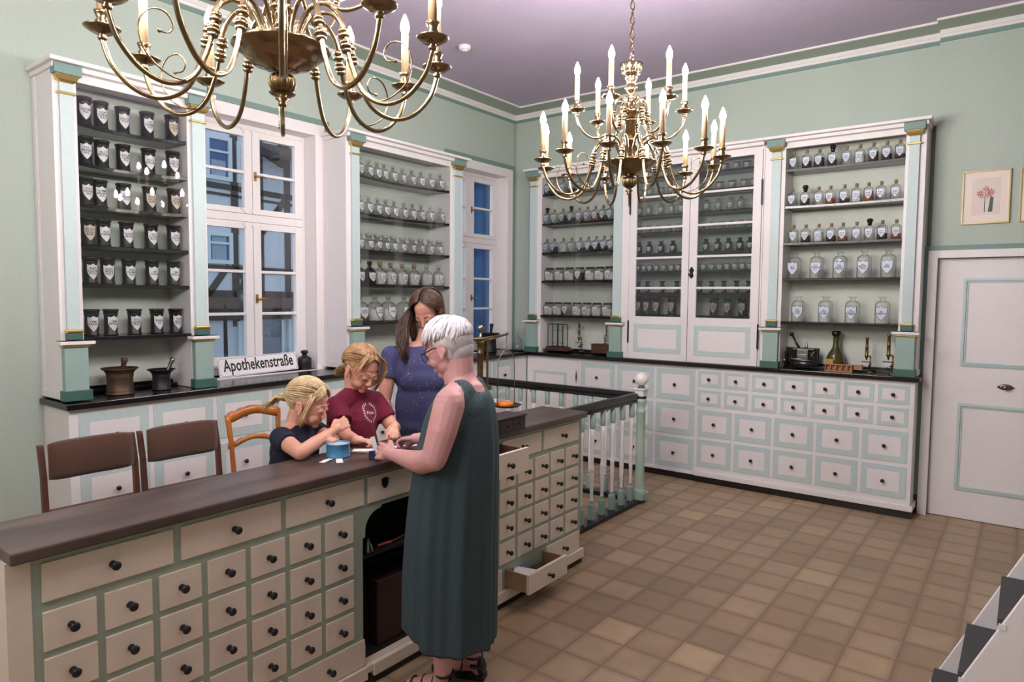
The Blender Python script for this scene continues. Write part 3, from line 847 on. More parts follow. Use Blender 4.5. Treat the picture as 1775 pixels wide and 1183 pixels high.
brow(SH_B[1], 'second', cabn, [.576, .674, .779, .877, .976, 1.074, 1.17, 1.262, 1.344], [sq(None, 'seal'), sq(), sq(H), sq(H, 'seal'), sq(A_), sq(), sq(A_), sq(H), sq()], grp=g)
brow(SH_B[2], 'third', cabn, [.576, .674, .786, .891, .993, 1.09, 1.184, 1.278, 1.362], [sq(), sq(H), sq('powder'), sq(), sq(H), sq(H), sq(H), sq(H), sq()], grp=g)
sj = lambda con='powder': ('squat', con, None, None)
g = 'squat lidded jars in the cabinet near the room corner'
brow(SH_B[3], 'fourth', cabn, [.612, .733, .854, .978, 1.106, 1.221, 1.340], [sj(), sj(), sj(), sj(H), sj(), sj(), sj()], grp=g)
brow(SH_B[4], 'bottom', cabn, [.612, .725, .842, .965, 1.082, 1.202, 1.325], [sj(), sj(), sj(None), sj(), sj(), sj(), sj()], cc=0, grp=g)
g = 'corked square bottles in the cabinet beside the door'; cabn = 'door-side cabinet'
kw = dict(x0=3.036, x1=3.913, cc=.03)
brow(SH_B[0], 'top', cabn, [3.085, 3.184, 3.282, 3.381, 3.485, 3.584, 3.68, 3.775, 3.867], [sq(), sq(H), sq(H), sq(H, 'seal'), sq(), sq('powder'), sq(H), sq(H), sq(H)], grp=g, **kw)
brow(SH_B[1], 'second', cabn, [3.083, 3.182, 3.286, 3.375, 3.481, 3.569, 3.656, 3.747, 3.848], [sq(), sq(H, 'seal'), sq(), sq(A_), sq(H), sq('powder'), sq(A_), sq(), sq()], grp=g, **kw)
brow(SH_B[2], 'third', cabn, [3.102, 3.196, 3.296, 3.391, 3.479, 3.58, 3.674, 3.766, 3.863], [sq(), sq(H), sq('powder'), sq(H), sq(A_), sq(), sq(None, 'seal'), sq(H), sq(A_)], grp=g, **kw)
sl = lambda t: ('square_large', None, None, t)
g = 'large empty square bottles in the cabinet beside the door'
brow(SH_B[3], 'fourth', cabn, [3.114, 3.287, 3.463, 3.644, 3.817], [sl('ACT\nVINI'), sl('AQ\nCINNAM\nC.V.'), sl('AQ\nLAURO\nCERASI'), sl('AQ\nMENTH\nCRISP'), sl('AQ\nSPIRIT')], grp=g, **kw)
kw['cc'] = 0
brow(SH_B[4], 'bottom', cabn, [3.159, 3.373, 3.576, 3.791], [sl('AQ\nRUBI\nIDAEI'), sl('AC\nCITRIC\nAROMAT'), sl('AQ\nCALCIS\nTREMEN'), sl('RR\nNIMENTI')], grp=g, **kw)
# middle cupboard
MID = [('cup', None, [1.76, 1.89], [2.262, 2.367, 2.479, 2.587, 2.679]),
       ('cup', None, [1.650, 1.761, 1.869, 1.973], [2.325, 2.438, 2.553, 2.661, 2.745]),
       ('flask', None, [1.650, 1.749, 1.876, 1.982, 2.076], [2.322, 2.432, 2.541, 2.636]),
       ('small', None, [1.650, 1.749, 1.847, 1.956, 2.056], [2.282, 2.376, 2.465, 2.557, 2.646, 2.719]),
       ('flask', 'dark', [1.650, 1.758, 1.883, 2.003], [2.326, 2.436, 2.535, 2.638, 2.728]),
       ('small', None, [1.645, 1.711, 1.775, 1.842, 1.919, 1.995, 2.064], [2.245, 2.312, 2.385, 2.46, 2.526, 2.598, 2.665, 2.733]),
       ('vial', 'dark', [1.648, 1.748, 1.902, 2.051], [2.276, 2.388, 2.503, 2.619, 2.724]),
       ('jar', 'tan', [1.655, 1.746, 1.846, 2.007], [2.416, 2.547, 2.678])]
for r, (kind, con, A1, A2) in enumerate(MID):
    for side, xs in (('left', A1), ('right', A2)):
        for i, x in enumerate(xs):
            wh = {'cup': 'small lidded glass jar', 'flask': 'small stoppered bottle' if con is None else 'small dark bottle', 'small': 'tiny stoppered glass jar', 'vial': 'narrow dark vial', 'jar': 'black jar with tan label'}[kind]
            place('M' + kind + str(con), lambda: bottle_proto(kind, r, con, None), (x, -.155, SH_M[r] + .001), rj.uniform(-.15, .15),
                  '%s, %s behind %s glazed door, %s shelf' % (wh, nth(i, len(xs)), side, ORD[r]), 'small bottles and jars in the glazed cupboard', 'jar' if kind in ('jar', 'cup', 'small') else 'bottle')

# ================================================================= THINGS ON THE COUNTERS
def mortar(x, y, z, r, h, mt, label, flare=1.25, axis_tilt=.2, plab='', pr=.014, pl=.2, ang=0.0, pm=None):
    t = thing('mortar', label, 'mortar', (x, y, z))
    MB().lathe([(r * .98, 0), (r, h * .05), (r * .90, h * .10), (r * .88, h * .62), (r * .93, h * .72), (r * .90, h * .76), (r * 1.02, h * .88), (r * flare, h * .97), (r * flare, h), (r * (flare - .12), h * .985), (r * .8, h * .7), (r * .7, h * .15), (.001, h * .1)],
               (x, y, z), 28).build('bowl', mt, t)
    MB().lathe([(r * .90, h * .115), (r * .93, h * .13), (r * .90, h * .145)], (x, y, z), 28).build('foot_ring', mt, t)
    p = thing('pestle', plab, 'pestle', (x, y, z + h * .2))
    d = Vector((cos(ang) * sin(axis_tilt), sin(ang) * sin(axis_tilt), cos(axis_tilt))); b = Vector((x, y, z + h * .22)) - d * .0
    P = lambda s: b + d * s
    MB().tube([P(0), P(.02), P(.03), P(pl * .5), P(pl * .86), P(pl * .93), P(pl)], [pr * 1.5, pr * 1.5, pr, pr * .8, pr * 1.1, pr * 1.45, pr * 1.1], 14).build('shaft', pm or mt, p)
zc1 = 1.098 - .009 * 4.35
mortar(.215, -4.352, zc1 + .001, .083, .165, M_bronze, 'brown bronze mortar standing in the niche below the black jars', plab='bronze pestle leaning in the brown mortar', pl=.19, ang=1.2, axis_tilt=.15)
mortar(.215, -4.098, zc1 + .003, .060, .135, M_iron, 'dark iron mortar with flared rim right of the bronze mortar', 1.4, .42, 'grey steel pestle slanting in the dark iron mortar', .012, .19, 1.5, M_steel)
mortar(.10, -.565, 1.098, .085, .20, M_iron, 'dark iron mortar on the countertop under the right window', 1.35, .1, 'dark iron pestle upright in the mortar by the window', .016, .26, .5)

# enamel street sign
t = thing('street_sign', 'white enamel street sign with black lettering leaning in the left window', 'sign', (-.02, -3.25, 1.076))
L, Hh = .672, .142; tilt = radians(-14)
Ms = Matrix.Translation((.028, -3.255, 1.084)) @ Matrix.Rotation(radians(1.2), 4, 'X') @ Matrix.Rotation(pi / 2, 4, 'Z') @ Matrix.Rotation(tilt, 4, 'X')
m = MB()
def chamf(L, H, c): return [(-L / 2 + c, 0), (L / 2 - c, 0), (L / 2, c), (L / 2, H - c), (L / 2 - c, H), (-L / 2 + c, H), (-L / 2, H - c), (-L / 2, c)]
m.prism(chamf(L, Hh, .006), -.004, 0, 1); m.xf(Ms).build('enamel_plate', mat('white enamel', rgb(238, 234, 236), .2), t, .001)
m = MB()
b = .006; lw = .0022; x0, x1, z0, z1 = -L / 2 + b, L / 2 - b, b, Hh - b; c = .012
for (p, q) in (((x0 + c, z0), (x1 - c, z0)), ((x0 + c, z1), (x1 - c, z1)), ((x0, z0 + c), (x0, z1 - c)), ((x1, z0 + c), (x1, z1 - c)),
               ((x0 + c, z0), (x0 + c, z0 + c)), ((x0, z0 + c), (x0 + c, z0 + c)), ((x1 - c, z0), (x1 - c, z0 + c)), ((x1, z0 + c), (x1 - c, z0 + c)),
               ((x0 + c, z1), (x0 + c, z1 - c)), ((x0, z1 - c), (x0 + c, z1 - c)), ((x1 - c, z1), (x1 - c, z1 - c)), ((x1, z1 - c), (x1 - c, z1 - c))):
    m.box(min(p[0], q[0]) - lw / 2, max(p[0], q[0]) + lw / 2, -.0046, -.004, min(p[1], q[1]) - lw / 2, max(p[1], q[1]) + lw / 2)
m.xf(Ms).build('border_line', M_ink, t)
vs, fs = text_mesh('Apothekenstraße', .112, .021)
wd = max(v[0] for v in vs) - min(v[0] for v in vs); sc = .595 / wd; sy_ = .132 / (max(v[1] for v in vs) - min(v[1] for v in vs)) * .93
yc = (max(v[1] for v in vs) + min(v[1] for v in vs)) / 2
m = MB().add([(v[0] * sc, -.0048, (v[1] - yc) * sy_ + Hh / 2 - .002) for v in vs], fs); m.xf(Ms).build('lettering', M_ink, t)

# iron weight on the sill
t = thing('iron_weight', 'black cast iron weight with knob handle on the window sill beside the street sign', 'weight', (-.02, -2.815, 1.075))
MB().lathe([(.052, 0), (.055, .004), (.055, .088), (.050, .098), (.030, .108), (.020, .116), (.018, .126)], (-.03, -2.818, 1.0755), 24).build('body', M_iron, t)
MB().lathe([(.018, .126), (.028, .136), (.031, .146), (.026, .156), (.010, .160)], (-.03, -2.818, 1.0755), 20).build('knob', M_iron, t)

# flask and tray in the corner
tr = MB().box(.10, .33, -.30, -.10, 1.099, 1.108).build('tray', M_black, None, .003); tag(tr, 'flat black tray on the corner countertop under the glass flasks', 'tray')
for (x, y, r, h, lb) in ((.20, -.20, .058, .205, 'clear long-necked glass flask on the black tray in the room corner'),):
    t = thing('flask', lb, 'flask', (x, y, 1.108))
    MB().lathe([(r * .9, 0), (r, .006), (r, h * .42), (r * .9, h * .52), (r * .5, h * .64), (r * .27, h * .72), (r * .24, h * .96), (r * .36, h), (r * .24, h)], (x, y, 1.1085), 20).build('body', M_bottle, t)

# --- niche props on the back wall
def microscope(x, y, z, h, label, side=1, rz=0.0):
    t = thing('microscope', label, 'microscope', (x, y, z))
    s = h / .31
    MB().lathe([(.030 * s, 0), (.030 * s, .006 * s), (.012 * s, .014 * s), (.010 * s, .02 * s)], (x + .022 * s * side, y, z), 20).tube([(x + .022 * s * side, y, z + .01), (x + .022 * s * side, y, z + .15 * s)], .0065 * s).build('stand', M_brass2, t)
    MB().box(x - .045 * s, x + .03 * s, y - .022 * s, y + .022 * s, z + .095 * s, z + .101 * s).build('stage', M_iron, t, .001)
    m = MB(); m.lathe([(.004 * s, .112 * s), (.008 * s, .128 * s), (.012 * s, .140 * s), (.016 * s, .148 * s), (.016 * s, .158 * s), (.013 * s, .165 * s), (.013 * s, .225 * s), (.015 * s, .228 * s), (.012 * s, .236 * s), (.011 * s, .295 * s), (.015 * s, .298 * s), (.015 * s, .310 * s), (.006 * s, .310 * s)], (x - .008 * s * side, y, z), 18)
    m.build('tube', M_brass2, t)
    MB().tube([(x + .022 * s * side, y, z + .148 * s), (x - .008 * s * side, y, z + .152 * s)], .006 * s).build('arm', M_brass2, t)
    MB().ball((x + .022 * s * side, y - .016 * s, z + .075 * s), .009 * s, 10).ball((x + .022 * s * side, y + .016 * s, z + .075 * s), .009 * s, 10).build('focus_knob', M_brass2, t)
    MB().tube([(x + .005 * s, y, z + .05 * s), (x - .002, y, z + .062 * s)], .018 * s, 14).build('mirror', M_steel, t)
    return t
microscope(.985, -.155, 1.121, .30, 'small brass microscope in the niche beside the glass case')
t = thing('wooden_box', 'small brown wooden box under a brass microscope in the corner-side niche', 'box', (1.27, -.15, 1.12))
MB().box(1.150, 1.345, -.20, -.10, 1.121, 1.205).build('body', M_dwood, t, .003); MB().box(1.148, 1.347, -.202, -.098, 1.2055, 1.216).build('lid', M_dwood, t, .003)
microscope(1.295, -.15, 1.2165, .19, 'short brass microscope standing on the small wooden box', -1)
t = thing('balance_case', 'glass balance case with thin metal frame on a dark wooden base', 'scale', (.705, -.15, 1.12))
m = MB().box(.56, .87, -.22, -.09, 1.121, 1.138).box(.59, .84, -.21, -.10, 1.138, 1.160); m.build('base', M_dwood, t, .003)
m = MB(); X0_, X1_, Y0_, Y1_ = .615, .805, -.20, -.11
for x in (X0_, .675, .745, X1_):
    for y in (Y0_, Y1_): m.box(x - .003, x + .003, y - .003, y + .003, 1.160, 1.405)
for z in (1.163, 1.402):
    for y in (Y0_, Y1_): m.box(X0_ - .003, X1_ + .003, y - .003, y + .003, z - .003, z + .003)
    for x in (X0_, X1_): m.box(x - .003, x + .003, Y0_, Y1_, z - .003, z + .003)
m.build('metal_frame', M_iron, t)
m = MB().box(X0_, X1_, Y0_ + .0005, Y0_ + .002, 1.163, 1.402); m.build('glass_pane', M_pane, t)
m = MB().tube([(.71, -.155, 1.161), (.71, -.155, 1.34)], .004).tube([(.65, -.155, 1.335), (.77, -.155, 1.335)], .0025, 6)
for x in (.655, .765): m.tube([(x, -.155, 1.335), (x, -.155, 1.20)], .0008, 4).lathe([(.004, 0), (.020, .004), (.022, .008)], (x, -.155, 1.194), 14)
m.build('balance_beam', M_brass2, t)
# right niche
z = 1.121
t = thing('tablet_press', 'black and steel hand-cranked apparatus with lever on a round base, left in the niche', 'apparatus', (3.19, -.15, z))
m = MB().box(3.055, 3.325, -.135, -.115, z + .02, z + .155).box(3.055, 3.075, -.17, -.115, z, z + .12).box(3.30, 3.32, -.17, -.115, z, z + .155); m.build('back_plate', M_black, t, .003)
MB().lathe([(.085, 0), (.088, .006), (.088, .034), (.080, .042), (.02, .044)], (3.20, -.155, z), 32, squash=(1.25, .62)).build('round_base', M_black, t)
MB().lathe([(.055, .045), (.055, .052), (.045, .056), (.045, .060)], (3.20, -.158, z), 24, squash=(1.5, .6)).build('die_plate', M_steel, t)
m = MB().box(3.155, 3.245, -.172, -.138, z + .055, z + .140).box(3.165, 3.235, -.178, -.172, z + .07, z + .10); m.build('press_block', M_steel, t, .003)
MB().tube([(3.17, -.155, z + .155), (3.145, -.155, z + .19), (3.110, -.155, z + .262)], [.010, .009, .008], 10).lathe([(.015, -.02), (.018, 0), (.013, .014)], (3.106, -.155, z + .27), 12).build('lever', M_black, t)
MB().box(3.12, 3.29, -.168, -.142, z + .140, z + .150).lathe([(.016, .150), (.012, .165), (.012, .18), (.006, .186), (.009, .196), (.003, .203)], (3.226, -.155, z), 16).build('screw_head', M_steel, t)
m = MB().tube([(3.25, -.18, z + .07), (3.285, -.19, z + .105), (3.30, -.185, z + .13)], .005, 8).tube([(3.255, -.185, z + .125), (3.31, -.19, z + .06)], .0045, 8).tube([(3.115, -.19, z + .09), (3.12, -.20, z + .06), (3.27, -.205, z + .06)], .004, 8)
m.build('linkage', M_steel, t)
MB().tube([(3.055, -.185, z + .03), (3.065, -.18, z + .055)], .015, 14).build('side_spool', M_steel, t)
t = thing('liqueur_bottle', 'bulbous olive green bottle with long neck and tan label behind the wooden rack', 'bottle', (3.448, -.12, z))
M_olive = mat('olive green glass', rgb(70, 66, 26), .08, noise=.15, nscale=6)
MB().lathe([(.060, 0), (.068, .006), (.071, .05), (.069, .085), (.056, .12), (.036, .150), (.025, .175), (.022, .215), (.023, .262)], (3.448, -.115, z), 28).build('body', M_olive, t)
MB().lathe([(.0235, .262), (.033, .266), (.035, .285), (.033, .302), (.026, .306)], (3.448, -.115, z), 24).build('stopper', M_knob, t)
m = MB(); vs = []; 
for j in range(2):
    for k in range(9):
        a = -.62 + 1.24 * k / 8; vs.append((3.448 - .02 + .0722 * sin(a - .0) , -.115 - .0722 * cos(a), z + (.022, .075)[j]))
m.add(vs, [(k, k + 1, k + 10, k + 9) for k in range(8)]); m.build('paper_label', mat('tan label', rgb(178, 134, 82), .7, noise=.15, nscale=60), t)
t = thing('wooden_rack', 'light wooden rack with turned pegs in front of the green bottle', 'rack', (3.49, -.205, 1.099))
M_lwood = mat('light reddish wood', rgb(176, 122, 86), .5, noise=.15, nscale=18, stretch=(.3, 1, 1))
m = MB().box(3.395, 3.60, -.235, -.19, 1.099, 1.107).box(3.395, 3.60, -.235, -.19, 1.152, 1.160).box(3.395, 3.402, -.235, -.19, 1.107, 1.152).box(3.590, 3.60, -.235, -.19, 1.107, 1.152).box(3.402, 3.59, -.200, -.192, 1.107, 1.152)
m.build('frame', M_lwood, t, .001)
for x in (3.435, 3.477, 3.520, 3.560): MB().tube([(x, -.226, 1.107), (x, -.226, 1.152)], .006, 8).build('peg', M_lwood, t)
t = thing('wooden_block', 'small reddish wooden box lying between the rack and the brass microscope', 'box', (3.64, -.19, 1.099))
MB().box(3.605, 3.668, -.215, -.16, 1.1215, 1.16).build('body', M_lwood, t, .002)
microscope(3.700, -.185, 1.099, .285, 'brass microscope standing before the green bottle niche, second from the right')
t = microscope(3.855, -.185, 1.099, .315, 'dark brass microscope half hidden behind the rightmost pilaster')

# pictures
def picture(x0, x1, z0, z1, label, flower=True):
    y = -.061; t = thing('framed_print', label, 'picture', ((x0 + x1) / 2, y, z0))
    w = .010; m = MB().box(x0, x1, y - .018, y, z1 - w, z1).box(x0, x1, y - .018, y, z0, z0 + w).box(x0, x0 + w, y - .018, y, z0 + w, z1 - w).box(x1 - w, x1, y - .018, y, z0 + w, z1 - w)
    m.build('frame', mat('pale gilt frame', rgb(190, 168, 124), .35, .5), t, .001)
    MB().box(x0 + w, x1 - w, y - .008, y - .002, z0 + w, z1 - w).build('mount', mat('cream mount', rgb(232, 218, 208), .8), t)
    if flower:
        px0, px1, pz0, pz1 = x0 + .060, x1 - .060, z0 + .065, z1 - .058
        MB().box(px0, px1, y - .0092, y - .0082, pz0, pz1).build('sheet', mat('botanical print paper', rgb(222, 206, 200), .8, noise=.03, nscale=40), t)
        red = MB(); gr = MB(); cx = (px0 + px1) / 2 - .005; cz = (pz0 + pz1) / 2
        for (ox, oz, n, L) in ((-.030, .025, 8, .030), (.035, .030, 8, .032), (.005, .055, 7, .028), (-.02, .0, 5, .022), (.02, .01, 6, .026)):
            for k in range(n):
                a = 2 * pi * k / n + ox * 20; c = Vector((cx + ox, y - .0095, cz + oz)); d = Vector((cos(a), 0, sin(a))); s = Vector((-sin(a), 0, cos(a)))
                red.add([c, c + d * L * .5 + s * L * .13, c + d * L, c + d * L * .5 - s * L * .13], [(0, 1, 2, 3)])
        gr.add([(cx - .003, y - .0093, pz0 + .02), (cx + .003, y - .0093, pz0 + .02), (cx + .002, y - .0093, cz + .03), (cx - .002, y - .0093, cz + .03)], [(0, 1, 2, 3)])
        gr.add([(cx + .02, y - .0094, pz0 + .02), (cx + .048, y - .0094, pz0 + .022), (cx + .052, y - .0094, cz - .01), (cx + .034, y - .0094, cz + .005)], [(0, 1, 2, 3)])
        red.build('red_flowers', mat('coral red ink', rgb(176, 88, 72), .8), t); gr.build('green_leaves', mat('green ink', rgb(76, 104, 88), .8), t)
picture(4.273, 4.567, 2.256, 2.648, 'framed botanical print of coral red flowers above the door')
picture(4.621, 4.915, 2.257, 2.648, 'second framed print cut by the right picture edge above the door')

# smoke detector, small spot on the back wall
t = thing('smoke_detector', 'round white smoke detector on the ceiling between the chandeliers', 'smoke detector', (.95, -1.95, ZC))
MB().lathe([(.052, 0), (.052, -.012), (.046, -.030), (.030, -.036), (.010, -.036)], (.95, -1.95, ZC), 24).build('housing', M_white, t)
MB().lathe([(.028, -.036), (.026, -.044), (.004, -.044)], (.95, -1.95, ZC), 20).build('sensor_cap', M_white, t)
t = thing('motion_sensor', 'small black sensor box on the back wall under the cornice', 'sensor', (1.60, -.01, 3.46))
MB().box(1.575, 1.63, -.05, -.001, 3.44, 3.50).build('box', M_knob, t, .004); MB().tube([(1.60, -.02, 3.50), (1.598, -.015, 3.60)], .006, 8).build('cable', M_knob, t)
# ================================================================= MAIN COUNTER
XF = 2.50
t = thing('serving_counter', 'long cream and sage shop counter of many small drawers with an arched opening', 'counter', (2.36, -4.08, 0))
YA, YB = -5.592, -2.599
OA, OB = -4.366, -3.800      # arched opening
m = MB()
m.box(2.215, XF, YA, OA, .09, .935).box(2.215, XF, OB, YB, .09, .935)
m.box(2.215, XF, OA, OB, .775, .935).box(2.215, XF, OA, OB, .09, .10, 1)
ce = m.build('case', [M_sage, M_cream], t)
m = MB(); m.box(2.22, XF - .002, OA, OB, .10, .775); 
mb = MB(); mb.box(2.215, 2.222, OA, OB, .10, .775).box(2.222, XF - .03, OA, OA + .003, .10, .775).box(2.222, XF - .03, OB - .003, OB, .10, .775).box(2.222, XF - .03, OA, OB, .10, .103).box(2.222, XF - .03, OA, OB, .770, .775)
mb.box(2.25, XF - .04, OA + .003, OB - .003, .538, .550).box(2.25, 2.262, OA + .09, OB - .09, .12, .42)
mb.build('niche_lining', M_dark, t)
# curved bracket spandrels of the opening
for s, y0 in ((1, OA), (-1, OB)):
    pts = [(y0, .775), (y0 + s * .12, .775), (y0 + s * .118, .768)]
    for k in range(9):
        a = k / 8 * pi / 2; pts.append((y0 + s * (.108 - .082 * sin(a)), .762 - .085 * (1 - cos(a)) - .0))
    pts += [(y0 + s * .026, .655), (y0 + s * .012, .650), (y0 + s * .012, .20), (y0 + s * .024, .185), (y0 + s * .024, .09), (y0, .09)]
    if s < 0: pts = pts[::-1]
    MB().prism(pts, XF - .022, XF, 0).build('arch_bracket', M_sage, t)
m = MB(); m.box(2.215, XF - .0005, YA - .022, YA - .0005, .0925, .935).box(XF, XF + .002, YA - .022, YA + .038, .0925, .935)
m.build('corner_board', M_cream, t); MB().box(2.215, XF + .001, YB + .0005, YB + .012, .0925, .935).build('end_board', M_sage, t)
m = MB()
for a, b in ((YA - .024, OA + .02), (OA + .055, YB + .03)): m.box(2.205, XF + .022, a, b, .035, .092)
m.box(2.205, XF + .018, OA + .02, OA + .055, .060, .092)
m.build('base_board', M_cream, t, .003)
MB().box(2.215, XF + .010, YA - .015, YB + .024, 0, .040).build('plinth', M_black, t)

def cdrawer(a, b, z0, z1, pull=0.0, big=False, lock=False, knob=True):
    m = MB(); g = .0025
    x0, x1 = XF + pull, XF + pull + .007
    m.box(x0 - .012 if pull else x0 - .004, x1, a + g, b - g, z0 + g, z1 - g)
    o = m.build('drawer', M_cream, t, .002)
    if pull:
        q = MB(); d0 = XF - .06
        th = .010
        q.box(d0, x0 - .012, a + .008, a + .008 + th, z0 + .008, z1 - .012).box(d0, x0 - .012, b - .008 - th, b - .008, z0 + .008, z1 - .012)
        q.box(d0, x0 - .012, a + .018, b - .018, z0 + .008, z0 + .014)
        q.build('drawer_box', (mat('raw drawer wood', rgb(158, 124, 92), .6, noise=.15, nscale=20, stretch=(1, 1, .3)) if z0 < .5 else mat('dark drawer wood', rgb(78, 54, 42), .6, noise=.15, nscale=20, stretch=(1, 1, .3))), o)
    if lock:
        yc, zc = -4.234, .872
        q = MB(); s = .019
        q.prism([(yc + s * u, zc + s * v) for u, v in ((-1, .9), (-.55, 1.1), (-.28, .85), (0, 1.3), (.28, .85), (.55, 1.1), (1, .9), (.95, -.2), (.6, -.95), (0, -1.45), (-.6, -.95), (-.95, -.2))], x1, x1 + .004, 0)
        q.box(x1 + .004, x1 + .0045, yc - .0015, yc + .0015, zc - .010, zc + .008)
        q.build('lock_plate', M_knob, o)
    elif knob:
        k = MB(); k.lathe([(.010, 0), (.011, .003), (.0065, .008), (.006, .016), (.010, .020), (.0135, .026), (.0140, .031), (.011, .035), (.004, .037)], (x1, (a + b) / 2, (z0 + z1) / 2), 14, axis=0)
        k.build('knob', M_knob, o)
    return o
PIT = .1635
for side, base in ((0, -5.531), (1, -3.750)):
    for c_ in range(7):
        a = base + c_ * PIT + (.0 if side == 0 else -.0)
        for r in range(4):
            z0 = .649 - r * .1385; cdrawer(a, a + .145, z0, z0 + .121)
for (a, b) in ((-5.531, -5.152), (-5.131, -4.749), (-4.731, -4.347)):
    cdrawer(a, b, .795, .915)
    cdrawer(a, b, .093, .213)
cdrawer(-4.329, -3.835, .795, .915, lock=True)
cdrawer(-3.012, -2.622, .795, .915); cdrawer(-3.405, -3.033, .795, .915)
cdrawer(-3.800, -3.425 - .03, .800, .926, pull=.215)
cdrawer(-2.970, -2.605, .093, .213)
d = cdrawer(-3.372, -2.990, .098, .212, pull=.160)
cdrawer(-3.750, -3.392, .093, .213)
# what lies in the open drawers and in the kneehole
s = MB().box(2.52, 2.635, -3.345, -3.22, .118, .1185).xf(Matrix.Translation((2.565, -3.27, .172)) @ Matrix.Rotation(.5, 4, 'Z') @ Matrix.Rotation(.12, 4, 'Y') @ Matrix.Translation((-2.58, 3.28, -.118))).build('paper_sheet', M_paper); tag(s, 'white sheet of paper lying in the open bottom drawer', 'paper')
s = MB().box(2.52, 2.62, -3.17, -3.04, .1225, .15).build('wooden_case', M_dwood, None, .003); tag(s, 'dark wooden case lying in the open bottom drawer', 'case')
s = MB().add([(2.55, -3.60, .83), (2.60, -3.60, .83), (2.60, -3.575, .955), (2.55, -3.575, .955)], [(0, 1, 2, 3)]).build('paper_card', M_paper); tag(s, 'white card sticking up out of the open top drawer', 'card')
s = MB().lathe([(.026, 0), (.026, .004), (.020, .030), (.012, .042), (.006, .05), (.009, .058)], (2.425, -4.262, .5505), 18).build('bell', M_steel); tag(s, 'small dull metal bell on the shelf inside the dark counter opening', 'bell')
s = MB().tube([(2.42, -4.20, .5585), (2.43, -4.13, .5585)], .007, 8).tube([(2.43, -4.13, .5585), (2.41, -4.02, .5585)], .003, 6).build('screwdriver', mat('coral plastic handle', rgb(200, 96, 76), .5)); tag(s, 'coral handled tool on the shelf inside the dark counter opening', 'tool')
s = MB().box(2.28, 2.44, -4.22, -3.86, .1045, .40).build('wooden_crate', mat('very dark red brown wood', rgb(58, 34, 28), .6, noise=.2, nscale=8), None, .004); tag(s, 'dark red brown wooden box at the bottom of the counter opening', 'box')

m = MB(); m.box(2.195, 2.540, -5.611, -2.578, .936, .972)
M_top = mat('dark stained counter wood', rgb(74, 60, 56), .38, noise=.22, nscale=5, bump=.12, bscale=40, stretch=(2.2, .5, 1), col2=rgb(104, 86, 80))
o = m.build('counter_worktop', M_top, None, .006); tag(o, 'long dark brown wooden worktop of the drawer counter', 'worktop')

# small drawer box on the counter edge
t = thing('drawer_box', 'dark brown two-drawer wooden box on the counter beside the brass scale', 'box', (2.51, -3.45, .973))
M_bx = mat('near black brown wood', rgb(56, 44, 44), .45, noise=.15, nscale=16, stretch=(1, .3, 1))
m = MB().box(2.44, 2.572, -3.63, -3.285, .9725, 1.048).box(2.437, 2.580, -3.633, -3.278, 1.048, 1.056); m.build('body', M_bx, t, .002)
for a, b in ((-3.625, -3.515), (-3.510, -3.400), (-3.395, -3.292)):
    f = MB().box(2.5725, 2.576, a, b, .980, 1.040).build('drawer', M_bx, t, .001)
    MB().lathe([(.004, 0), (.004, .008), (.008, .012), (.006, .018)], (2.576, (a + b) / 2, 1.010), 10, axis=0).build('knob', M_knob, f)

# ================================================================= BALUSTRADE
t = thing('balustrade', 'sea green and white turned balustrade with black handrail and a round-knobbed corner post', 'railing', (2.2, -1.6, 0))
RX, RY = 2.19, -1.20
def rail(m, p, q, w, z0, z1, prof=True):
    """moulded handrail between two points"""
    p, q = Vector(p), Vector(q); d = (q - p).normalized(); n = Vector((-d.y, d.x, 0))
    h = z1 - z0
    sec = [(-.6, 0), (.6, 0), (.75, .18), (.62, .30), (.85, .42), (1, .62), (.9, .85), (.55, 1), (-.55, 1), (-.9, .85), (-1, .62), (-.85, .42), (-.62, .30), (-.75, .18)]
    vs = [tuple(c + n * (w / 2 * a) + Vector((0, 0, z0 + h * b))) for c in (p, q) for a, b in sec]; k = len(sec)
    m.add(vs, [(i, (i + 1) % k, k + (i + 1) % k, k + i) for i in range(k)] + [tuple(range(k))[::-1], tuple(range(k, 2 * k))])
m = MB(); rail(m, (RX, -2.572, 0), (RX, RY - .045, 0), .062, .836, .912); m.build('handrail', M_black, t)
m = MB(); rail(m, (RX - .045, RY + .01, 0), (.43, RY + .01, 0), .062, .842, .912); m.build('handrail', M_black, t)
MB().box(RX - .055, RX + .055, -2.566, RY + .06, 0.0, .038).build('foot_rail', M_black, t, .004)
MB().box(.44, RX - .055, RY - .045, RY + .06, 0.0, .038).build('foot_rail', M_black, t, .004)
def baluster(x, y):
    z0 = .0385
    b = MB(); 
    b.lathe([(.0165, .178), (.0125, .185), (.0125, .20), (.0115, .23), (.016, .34), (.017, .385), (.0155, .40), (.017, .404), (.017, .43), (.0155, .434), (.013, .45), (.0145, .55), (.016, .66), (.0165, .735)], (x, y, 0), 12)
    o = b.build('baluster', M_white, t)
    m = MB(); w = .021; m.box(x - w, x + w, y - w, y + w, z0, .150)
    for k, (dx, dy) in enumerate(((1, 0), (0, 1), (-1, 0), (0, -1))):
        pass
    vs = [(x - w, y - w, .150), (x, y - w, .138), (x + w, y - w, .150), (x + w, y, .138), (x + w, y + w, .150), (x, y + w, .138), (x - w, y + w, .150), (x - w, y, .138), (x, y, .186)]
    m.add(vs, [(i, (i + 1) % 8, 8) for i in range(8)])
    m.build('baluster_foot', M_teal, o)
    m = MB(); m.lathe([(.010, .716), (.017, .720), (.021, .732), (.022, .75), (.022, .84)], (x, y, 0), 14); m.build('baluster_sleeve', M_teal, o)
for i in range(8): baluster(RX, -1.301 - .1545 * i)
for i in range(10): baluster(2.042 - .1507 * i, RY + .01)
